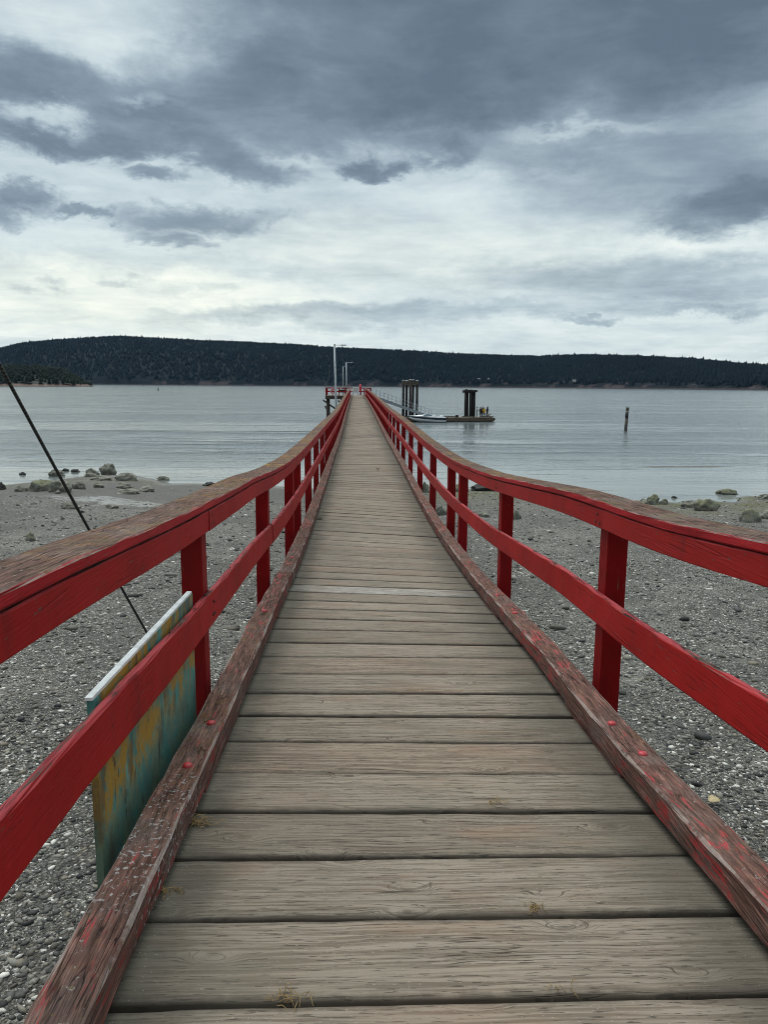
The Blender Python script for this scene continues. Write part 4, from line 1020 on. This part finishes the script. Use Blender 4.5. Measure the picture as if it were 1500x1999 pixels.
while len(pts) < NTREE:
    fu = rng.uniform(0, nu-1.001); s = rng.random()*1.12
    if rng.random() < .10: s = .96+rng.random()*.12
    fs_ = s/1.35*(ns-1); i, j = int(fu), int(fs_)
    if hm[j, i] > 0 and rng.random() < .9: continue
    a, b_ = fu-i, fs_-j
    p = (hv[j, i]*(1-a)+hv[j, min(i+1, nu-1)]*a)*(1-b_)+(hv[min(j+1, ns-1), i]*(1-a)+hv[min(j+1, ns-1), min(i+1, nu-1)]*a)*b_
    if s < .035: continue
    if s < .07 and mnoise.noise(Vector((us[i]*.03, 4.2, s*3))) > .15 and rng.random() < .85: continue
    pts.append(p)
for _ in range(4500):
    fu = rng.uniform(0, nu-1.001); i = int(fu); a = fu-i; s = .93+rng.random()*.14; fs_ = s/1.35*(ns-1); j = int(fs_); b_ = fs_-j
    pts.append((hv[j, i]*(1-a)+hv[j, i+1]*a)*(1-b_)+(hv[j+1, i]*(1-a)+hv[j+1, i+1]*a)*b_)
pts = np.array(pts); ht = rng.uniform(8, 16, len(pts))*np.where(rng.random(len(pts)) < .05, 1.35, 1)
gap = (np.abs(np.array([CXP+FPX*0 for _ in pts]))*0)
cone_trees('far_forest', pts, ht, ht*rng.uniform(.28, .46, len(pts)), M_FOREST, 'dark conifer forest covering the far hills across the water')

# near headland on the left
HU = np.array([-420, -300, -150, -60, 0, 40, 80, 120, 150, 170, 182]); HVv = np.array([700, 703, 706, 708, 709, 709, 710, 716, 727, 738, 749.])
nh, nsh = 90, 14; hu = np.linspace(-420, 182, nh); hh = np.zeros((nsh, nh, 3))
for i in range(nh):
    dx, dy, dz = dir_at(hu[i], float(np.interp(hu[i], HU, HVv))); r0 = 1350; wdt = 200*min(1, (184-hu[i])/60)+8
    Hr = max(dz*(r0+wdt)+ZO-11, .6)
    for j in range(nsh):
        s = j/(nsh-1)*1.3; h = -2 if j == 0 else max(Hr*float(shape(s)), min(3.5, Hr+.8)+1.6*mnoise.noise(Vector((hu[i]*.12, s*4, 2))))
        hh[j, i] = (dx*(r0+wdt*s), dy*(r0+wdt*s), h)
ii, jj = np.meshgrid(np.arange(nh-1), np.arange(nsh-1)); a_ = (jj*nh+ii).ravel()
def headmat(t):
    p = t.obj(); z = t.sep(p)[2]; n_ = t.noise(p, .15, 6, .65)
    rk = t.mr(t.m('ADD', z, t.m('MULTIPLY', n_, 4)), 5, 6.5, 1, 0)
    c = t.mix(rk, (.009, .014, .009), t.mix(t.mr(t.noise(p, .35, 5, .7), .35, .65), (.15, .085, .062), (.05, .036, .031)))
    c = t.mix(t.mr(z, .3, .9, 1, 0), c, (.028, .025, .024))
    return {'Base Color': c, 'Roughness': .9}
me = np_mesh('headland', hh.reshape(-1, 3), np.stack([a_, a_+1, a_+1+nh, a_+nh], 1), material('red_rock_headland', headmat), True)
tag(link('hill_headland', me), kind='structure')
pts = []
while len(pts) < 2600:
    fu = rng.uniform(0, nh-1.001); s = .14+rng.random()*.95; fs_ = s/1.3*(nsh-1); i, j = int(fu), int(fs_)
    if hu[i] > 172: continue
    p = hh[j, i]+(hh[j, i+1]-hh[j, i])*(fu-i)
    pts.append(p+np.array((rng.uniform(-6, 6), rng.uniform(-6, 6), 0)))
pts = np.array(pts); ht = rng.uniform(7, 12.5, len(pts)); ht *= np.clip((175-((pts[:, 0]/pts[:, 1])*1500+695))/40+.35, .35, 1)
cone_trees('headland_forest', pts, ht, ht*rng.uniform(.30, .45, len(pts)), M_FOREST2, 'green wooded point on the left in front of the far hills', blunt=.12)

# tiny far houses and a buoy
M_ROOF = material('grey_roof_tile', plain((.20, .20, .21), .8)); M_HWALL = material('house_wall_paint', plain((.36, .37, .38), .7)); M_WIN = material('window_glass', plain((.03, .04, .05), .2))
def house(u, v, w, label, wall=M_WHITE):
    r_ = float(np.interp(u, UU, RS)); bestj = 0
    i = int((u+480)/(2430)*(nu-1)); pos = None
    for j in range(1, ns-1):
        p = hv[j, i]; e = (p[2]-ZO)/math.hypot(p[0], p[1]); dt = dir_at(u, v)[2]
        if e >= dt: pos = p; break
    if pos is None: pos = hv[2, i]
    k_ = math.hypot(pos[0], pos[1]); d = Vector((pos[0], pos[1], 0))*(1-18/k_)
    root = empty('house', (d.x, d.y, pos[2]-1), -math.atan2(d.x, d.y), label=label, cat='house', group='houses on the far shore')
    MB().box((0, 0, 3.), (w, 7, 6)).build('wall', wall, root)
    vs = [(-w/2-.5, -4, 6), (w/2+.5, -4, 6), (w/2+.5, 4, 6), (-w/2-.5, 4, 6), (-w/2-.5, 0, 8.2), (w/2+.5, 0, 8.2)]
    MB().add(vs, [(0, 1, 5, 4), (2, 3, 4, 5), (0, 4, 3), (1, 2, 5), (0, 3, 2, 1)]).build('roof', M_ROOF, root)
    for q in (-.28, .28): MB().box((q*w, -3.53, 3.4), (w*.2, .1, 2)).build('window', M_WIN, root)
house(944, 743, 7, 'tiny white house on the far shore behind the group of people', M_HWALL)
house(961, 744, 6.5, 'tiny white house on the far shore right of the group of people', M_HWALL)
house(1221, 727, 5.5, 'tiny pale house halfway up the hill above the lone pile', M_HWALL)
house(1125, 748.5, 10, 'long low pale house by the far waterline left of the lone pile', M_HWALL)
by = at_z(308, 751.3, 0); by = EYE+(by-EYE)*(700/(by-EYE).length); by.z = 0
bo = empty('channel_buoy', by, label='tiny dark buoy far out on the left water below the hills', cat='buoy')
MB().tube([(0, 0, -.3), (0, 0, .4)], [1.0, .9], 16).build('float_base', M_BLACKP, bo); MB().tube([(0, 0, .4), (0, 0, 1.6), (0, 0, 2.3)], [.5, .35, .2], 10).build('tower', M_BLACKP, bo); MB().tube([(0, 0, 2.3), (0, 0, 2.7)], .22, 10).build('light', M_WSIGN, bo)

# ------------------------------------------------------------------ litter on the deck
def tuft(u, v, n_, size, label, seed):
    random.seed(seed); p = at_z(u, v, ZO-1.65)
    for _ in range(10): p = at_z(u, v, zdeck(p.x, p.y)+.002)
    b = MB()
    for _ in range(n_):
        a = random.uniform(0, 2*math.pi); o_ = Vector((random.gauss(0, size*.45), random.gauss(0, size*.2), .002)); L_ = size*random.uniform(.25, .8)
        d = Vector((math.cos(a), math.sin(a), random.uniform(0, .35))); m_ = o_+d*L_*.5+Vector((random.gauss(0, .006), random.gauss(0, .006), .008)); e = o_+d*L_; e.z = max(e.z*.5, .002)
        b.tube([o_, m_, e], [.0012, .0012, .0006], 4)
    tag(b.build('dry_grass', M_STRAW, None, p), label, 'dry grass', 'dry grass caught in the deck gaps')
tuft(383, 1607, 60, .07, 'bushiest tuft of dry grass under the left kerb', 1)
tuft(327, 1742, 30, .05, 'small tuft of dry grass under the left kerb nearest the camera', 2)
tuft(560, 1951, 26, .055, 'straw caught in the nearest plank gap left of centre', 3)
tuft(1043, 1774, 22, .035, 'orange straw caught in a plank gap right of centre', 4)
tuft(965, 1568, 18, .05, 'thin straw lying in a plank gap farther up the deck', 5)
tuft(1110, 1932, 7, .06, 'few pale straws in the nearest plank gap on the right', 6)
def leaf(u, v, s, mat, label, ground=False):
    p = at_z(u, v, ZO-2.1)
    for _ in range(14):
        z = float(ground_z(np.array(p.x), np.array(p.y)))+.02 if ground else zdeck(p.x, p.y)
        p = at_z(u, v, z+.008)
    vs = []; n_ = 9
    for i in range(n_):
        f = i/(n_-1); w_ = .36*math.sin(math.pi*f**.8)+.02; up = .16*math.sin(f*3)+.03
        vs += [(-.5+f, -w_, up+.1), (-.5+f, 0, up), (-.5+f, w_, up+.13)]
    fs = [(i*3+j, i*3+j+1, i*3+j+4, i*3+j+3) for i in range(n_-1) for j in range(2)]
    o = MB().add([(a*s, b_*s, c*s) for a, b_, c in vs], fs).build('fallen_leaf', mat, None, p, True); o.rotation_euler = (.1, .05, u)
    md = o.modifiers.new('t', 'SOLIDIFY'); md.thickness = .0015
    tag(o, label, 'leaf', 'fallen leaves')
leaf(737, 917, .16, M_LEAF, 'curled brown leaf lying in the middle of the far deck')
leaf(624, 1013, .13, M_LEAF, 'brown leaf lying beside the left kerb farther up the deck')
leaf(1395, 1566, .13, M_LEAFP, 'pale yellow leaf on the gravel right of the pier', True)

# ------------------------------------------------------------------ sea air
hz = bpy.data.materials.new('sea_haze'); hz.use_nodes = True; ht_ = NT(hz.node_tree)
ht_.n.remove(hz.node_tree.nodes['Principled BSDF'])
pv = ht_.new('ShaderNodeVolumePrincipled'); pv.inputs['Color'].default_value = (.32, .62, 1., 1); pv.inputs['Density'].default_value = 1.05e-5
ht_.l.new(pv.outputs[0], hz.node_tree.nodes['Material Output'].inputs['Volume'])
o = MB().box((0, 2900, 140), (14000, 6200, 294)).build('haze', hz); tag(o, kind='stuff', label='thin blue sea air between the pier and the far hills', cat='haze')

# ------------------------------------------------------------------ sky, sun
SUN_EL, SUN_AZ = R(58), R(-25)          # azimuth from +Y towards +X
W = bpy.data.worlds.new('World'); S.world = W; W.use_nodes = True
t = NT(W.node_tree)
for nd_ in list(t.n): t.n.remove(nd_)
g = t.new('ShaderNodeTexCoord').outputs['Generated']
dx, dy, dz = t.sep(t.vm('NORMALIZE', g))
az = t.m('MULTIPLY', t.m('ARCTAN2', dx, dy), 180/math.pi); el = t.m('MULTIPLY', t.m('ARCSINE', dz), 180/math.pi)
elp = t.m('MAXIMUM', el, 0)
A_ = t.comb(az, el, 0)
# noise on a flat cloud deck
inv = t.m('DIVIDE', 1., t.m('ADD', t.m('MAXIMUM', dz, 0), .10))
deckp = t.comb(t.m('MULTIPLY', dx, inv), t.m('MULTIPLY', dy, inv), 0)
n1 = t.noise(deckp, 1.15, 8, .58, .4); n2 = t.noise(t.vm('ADD', deckp, (3.3, 8.1, 2.)), 3.2, 8, .62, .3)
n3 = t.noise(t.map(A_, sc=(.10, .26, 1)), 1., 8, .62, .5)
wv = t.vm('SUBTRACT', t.noise(t.map(A_, sc=(.11, .2, 1)), 1., 7, .64, .2, col=True), (.5, .5, .5))
wv = t.vm('MULTIPLY', wv, (9.5, 4.6, 0))
wv2 = t.vm('SUBTRACT', t.noise(t.map(A_, (3, 1, 5), sc=(.45, .75, 1)), 1., 6, .66, .4, col=True), (.5, .5, .5))
wv = t.vm('ADD', wv, t.vm('MULTIPLY', wv2, (3.0, 1.7, 0)))
Aw = t.vm('ADD', A_, wv)
def azel(u, v):
    d = ray(u, v).normalized(); return math.degrees(math.atan2(d.x, d.y)), math.degrees(math.asin(d.z))
def blobs(lst):
    acc = None
    for (u, v, ru, rv, amt, soft, rot) in lst:
        a, e = azel(u, v); a1, _ = azel(u+ru, v); _, e1 = azel(u, v-rv)
        q = t.map(Aw, (a, e, 0), (0, 0, R(rot)), (max(a1-a, .1), max(e1-e, .1), 1), 'TEXTURE')
        d = t.mr(t.vm('LENGTH', q), max(1-soft*1.5, 0), 1+soft*1.25, amt*1.05, 0)
        acc = d if acc is None else t.m('ADD', acc, d)
    return acc
dark = blobs([(1020, 20, 620, 235, .78, .30, 0), (640, 190, 330, 105, .52, .35, 0), (1250, -120, 700, 230, .20, .5, 0), (1330, 100, 420, 130, .12, .5, 8),
    (60, 150, 330, 55, .40, .4, -4), (20, 215, 110, 55, .25, .4, 0), (170, 258, 170, 34, .50, .35, 0), (330, 250, 110, 40, .3, .5, 0),
    (470, 310, 110, 34, .50, .4, -10), (715, 326, 52, 20, .55, .4, -6), (790, 326, 26, 16, .5, .5, 0), (310, 330, 60, 13, .35, .5, 0),
    (40, 372, 62, 30, .48, .45, 0), (145, 413, 48, 10, .42, .5, 0), (15, 424, 48, 20, .45, .5, 0),
    (370, 428, 150, 24, .36, .5, 3), (325, 468, 75, 13, .36, .5, -4),
    (1455, 408, 190, 40, .40, .4, 5), (1540, 385, 200, 66, .30, .5, 4), (1360, 330, 330, 95, .30, .6, 0), (1050, 290, 230, 30, .16, .6, 0),
    (870, 290, 60, 20, .3, .5, 0), (1180, 545, 330, 42, .26, .6, 0), (1400, 580, 200, 25, .2, .6, 0), (900, 608, 260, 16, .22, .6, 0), (560, 612, 170, 12, .22, .6, 2), (640, 630, 260, 14, .16, .6, 0), (1400, 610, 150, 10, .25, .6, 0), (1150, 620, 60, 6, .3, .5, 0),
    (250, 552, 40, 8, .16, .7, 0), (110, 560, 36, 8, .14, .7, 0), (20, 577, 36, 8, .14, .7, 0), (370, 572, 70, 9, .10, .7, 0), (300, 515, 330, 22, .10, .7, 0)])
light = blobs([(130, 40, 200, 62, .06, .6, 0), (95, 215, 85, 24, .42, .5, 0), (300, 190, 50, 14, .2, .5, 0), (1130, 250, 120, 14, .18, .6, 0), (900, 370, 260, 45, .06, .6, 0), (1380, 480, 150, 30, .12, .6, 0), (560, 300, 60, 14, .14, .5, 0)])
base = t.mr(elp, 2, 20, .16, .34)
dk = t.m('SUBTRACT', 1., t.m('POWER', 2.718, t.m('MULTIPLY', dark, -1.75)))
big_n = t.noise(t.map(A_, (4, 4, 0), (0, 0, R(-12)), (.055, .13, 1)), 1., 6, .58, .7)
streak = t.noise(t.map(A_, (8, 2, 0), (0, 0, R(3)), (.045, .42, 1)), 1., 7, .64, .6)
D = t.m('ADD', base, t.m('MULTIPLY', t.m('SUBTRACT', n1, .5), t.mr(elp, 2, 25, .15, .45)))
D = t.m('ADD', D, t.m('MULTIPLY', t.m('SUBTRACT', n2, .5), .36)); D = t.m('ADD', D, t.m('MULTIPLY', t.m('SUBTRACT', n3, .5), .40))
D = t.m('ADD', D, t.m('MULTIPLY', t.m('SUBTRACT', streak, .5), t.mr(elp, 1, 12, .55, .25)))
D = t.m('ADD', D, t.m('MULTIPLY', dk, t.m('ADD', .42, t.m('MULTIPLY', big_n, .62)))); D = t.m('SUBTRACT', D, light)
SKY = [(.0, (.80, .86, .84)), (.22, (.585, .675, .695)), (.42, (.395, .48, .53)), (.62, (.245, .312, .370)), (.82, (.155, .206, .258)), (1.0, (.105, .146, .19))]
cc = t.ramp(D, SKY)
# warm bright band low on the left
a, e = azel(230, 580); wb = t.mr(t.vm('LENGTH', t.map(Aw, (a, e, 0), sc=(20, 3.1, 1), typ='TEXTURE')), .2, 1.2, 1, 0)
a2, e2 = azel(800, 500); wb2 = t.mr(t.vm('LENGTH', t.map(Aw, (a2, e2, 0), sc=(26, 3.2, 1), typ='TEXTURE')), .2, 1.2, .5, 0)
cc = t.mix(t.m('MULTIPLY', t.m('MAXIMUM', wb, wb2), .9), cc, t.mix(1., cc, (1.32, 1.22, 1.08), 'MULTIPLY'))
# overcast sky brightens towards the zenith, dims towards the land behind
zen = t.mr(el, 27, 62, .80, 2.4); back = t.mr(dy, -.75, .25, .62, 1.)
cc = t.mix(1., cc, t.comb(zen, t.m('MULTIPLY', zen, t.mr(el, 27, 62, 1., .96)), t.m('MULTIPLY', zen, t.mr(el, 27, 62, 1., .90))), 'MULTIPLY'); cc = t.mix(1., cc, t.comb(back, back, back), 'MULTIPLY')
cc = t.mix(t.mr(el, -6, -1, 1, 0), cc, (.12, .14, .15))
sky = t.new('ShaderNodeTexSky', sky_type='NISHITA', sun_disc=False, sun_elevation=SUN_EL, sun_rotation=SUN_AZ)
b1 = t.new('ShaderNodeBackground'); t.put(b1.inputs[0], sky.outputs[0]); b1.inputs[1].default_value = .08
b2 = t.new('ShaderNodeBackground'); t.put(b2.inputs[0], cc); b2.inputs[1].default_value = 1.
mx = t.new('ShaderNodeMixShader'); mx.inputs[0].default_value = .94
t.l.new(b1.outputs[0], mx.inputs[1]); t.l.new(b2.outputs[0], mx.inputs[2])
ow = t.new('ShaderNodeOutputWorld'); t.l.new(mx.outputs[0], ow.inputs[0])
W.cycles.sampling_method = 'MANUAL'; W.cycles.sample_map_resolution = 512

sl = bpy.data.lights.new('sun', 'SUN'); sl.energy = 1.5; sl.angle = R(40); sl.color = (1, .97, .93)
so = bpy.data.objects.new('sun', sl); COL.objects.link(so)
sd = Vector((math.sin(SUN_AZ)*math.cos(SUN_EL), math.cos(SUN_AZ)*math.cos(SUN_EL), math.sin(SUN_EL)))
so.rotation_euler = sd.to_track_quat('Z', 'Y').to_euler(); so.location = (0, 0, 60)

S.view_settings.view_transform = 'Standard'; S.view_settings.look = 'None'; S.view_settings.exposure = .48; S.view_settings.gamma = 1
S.render.engine = 'CYCLES'; S.cycles.use_denoising = True; S.cycles.pixel_filter_type = 'BLACKMAN_HARRIS'; S.cycles.filter_width = 0.95
S.cycles.max_bounces = 6; S.cycles.diffuse_bounces = 3; S.cycles.glossy_bounces = 3
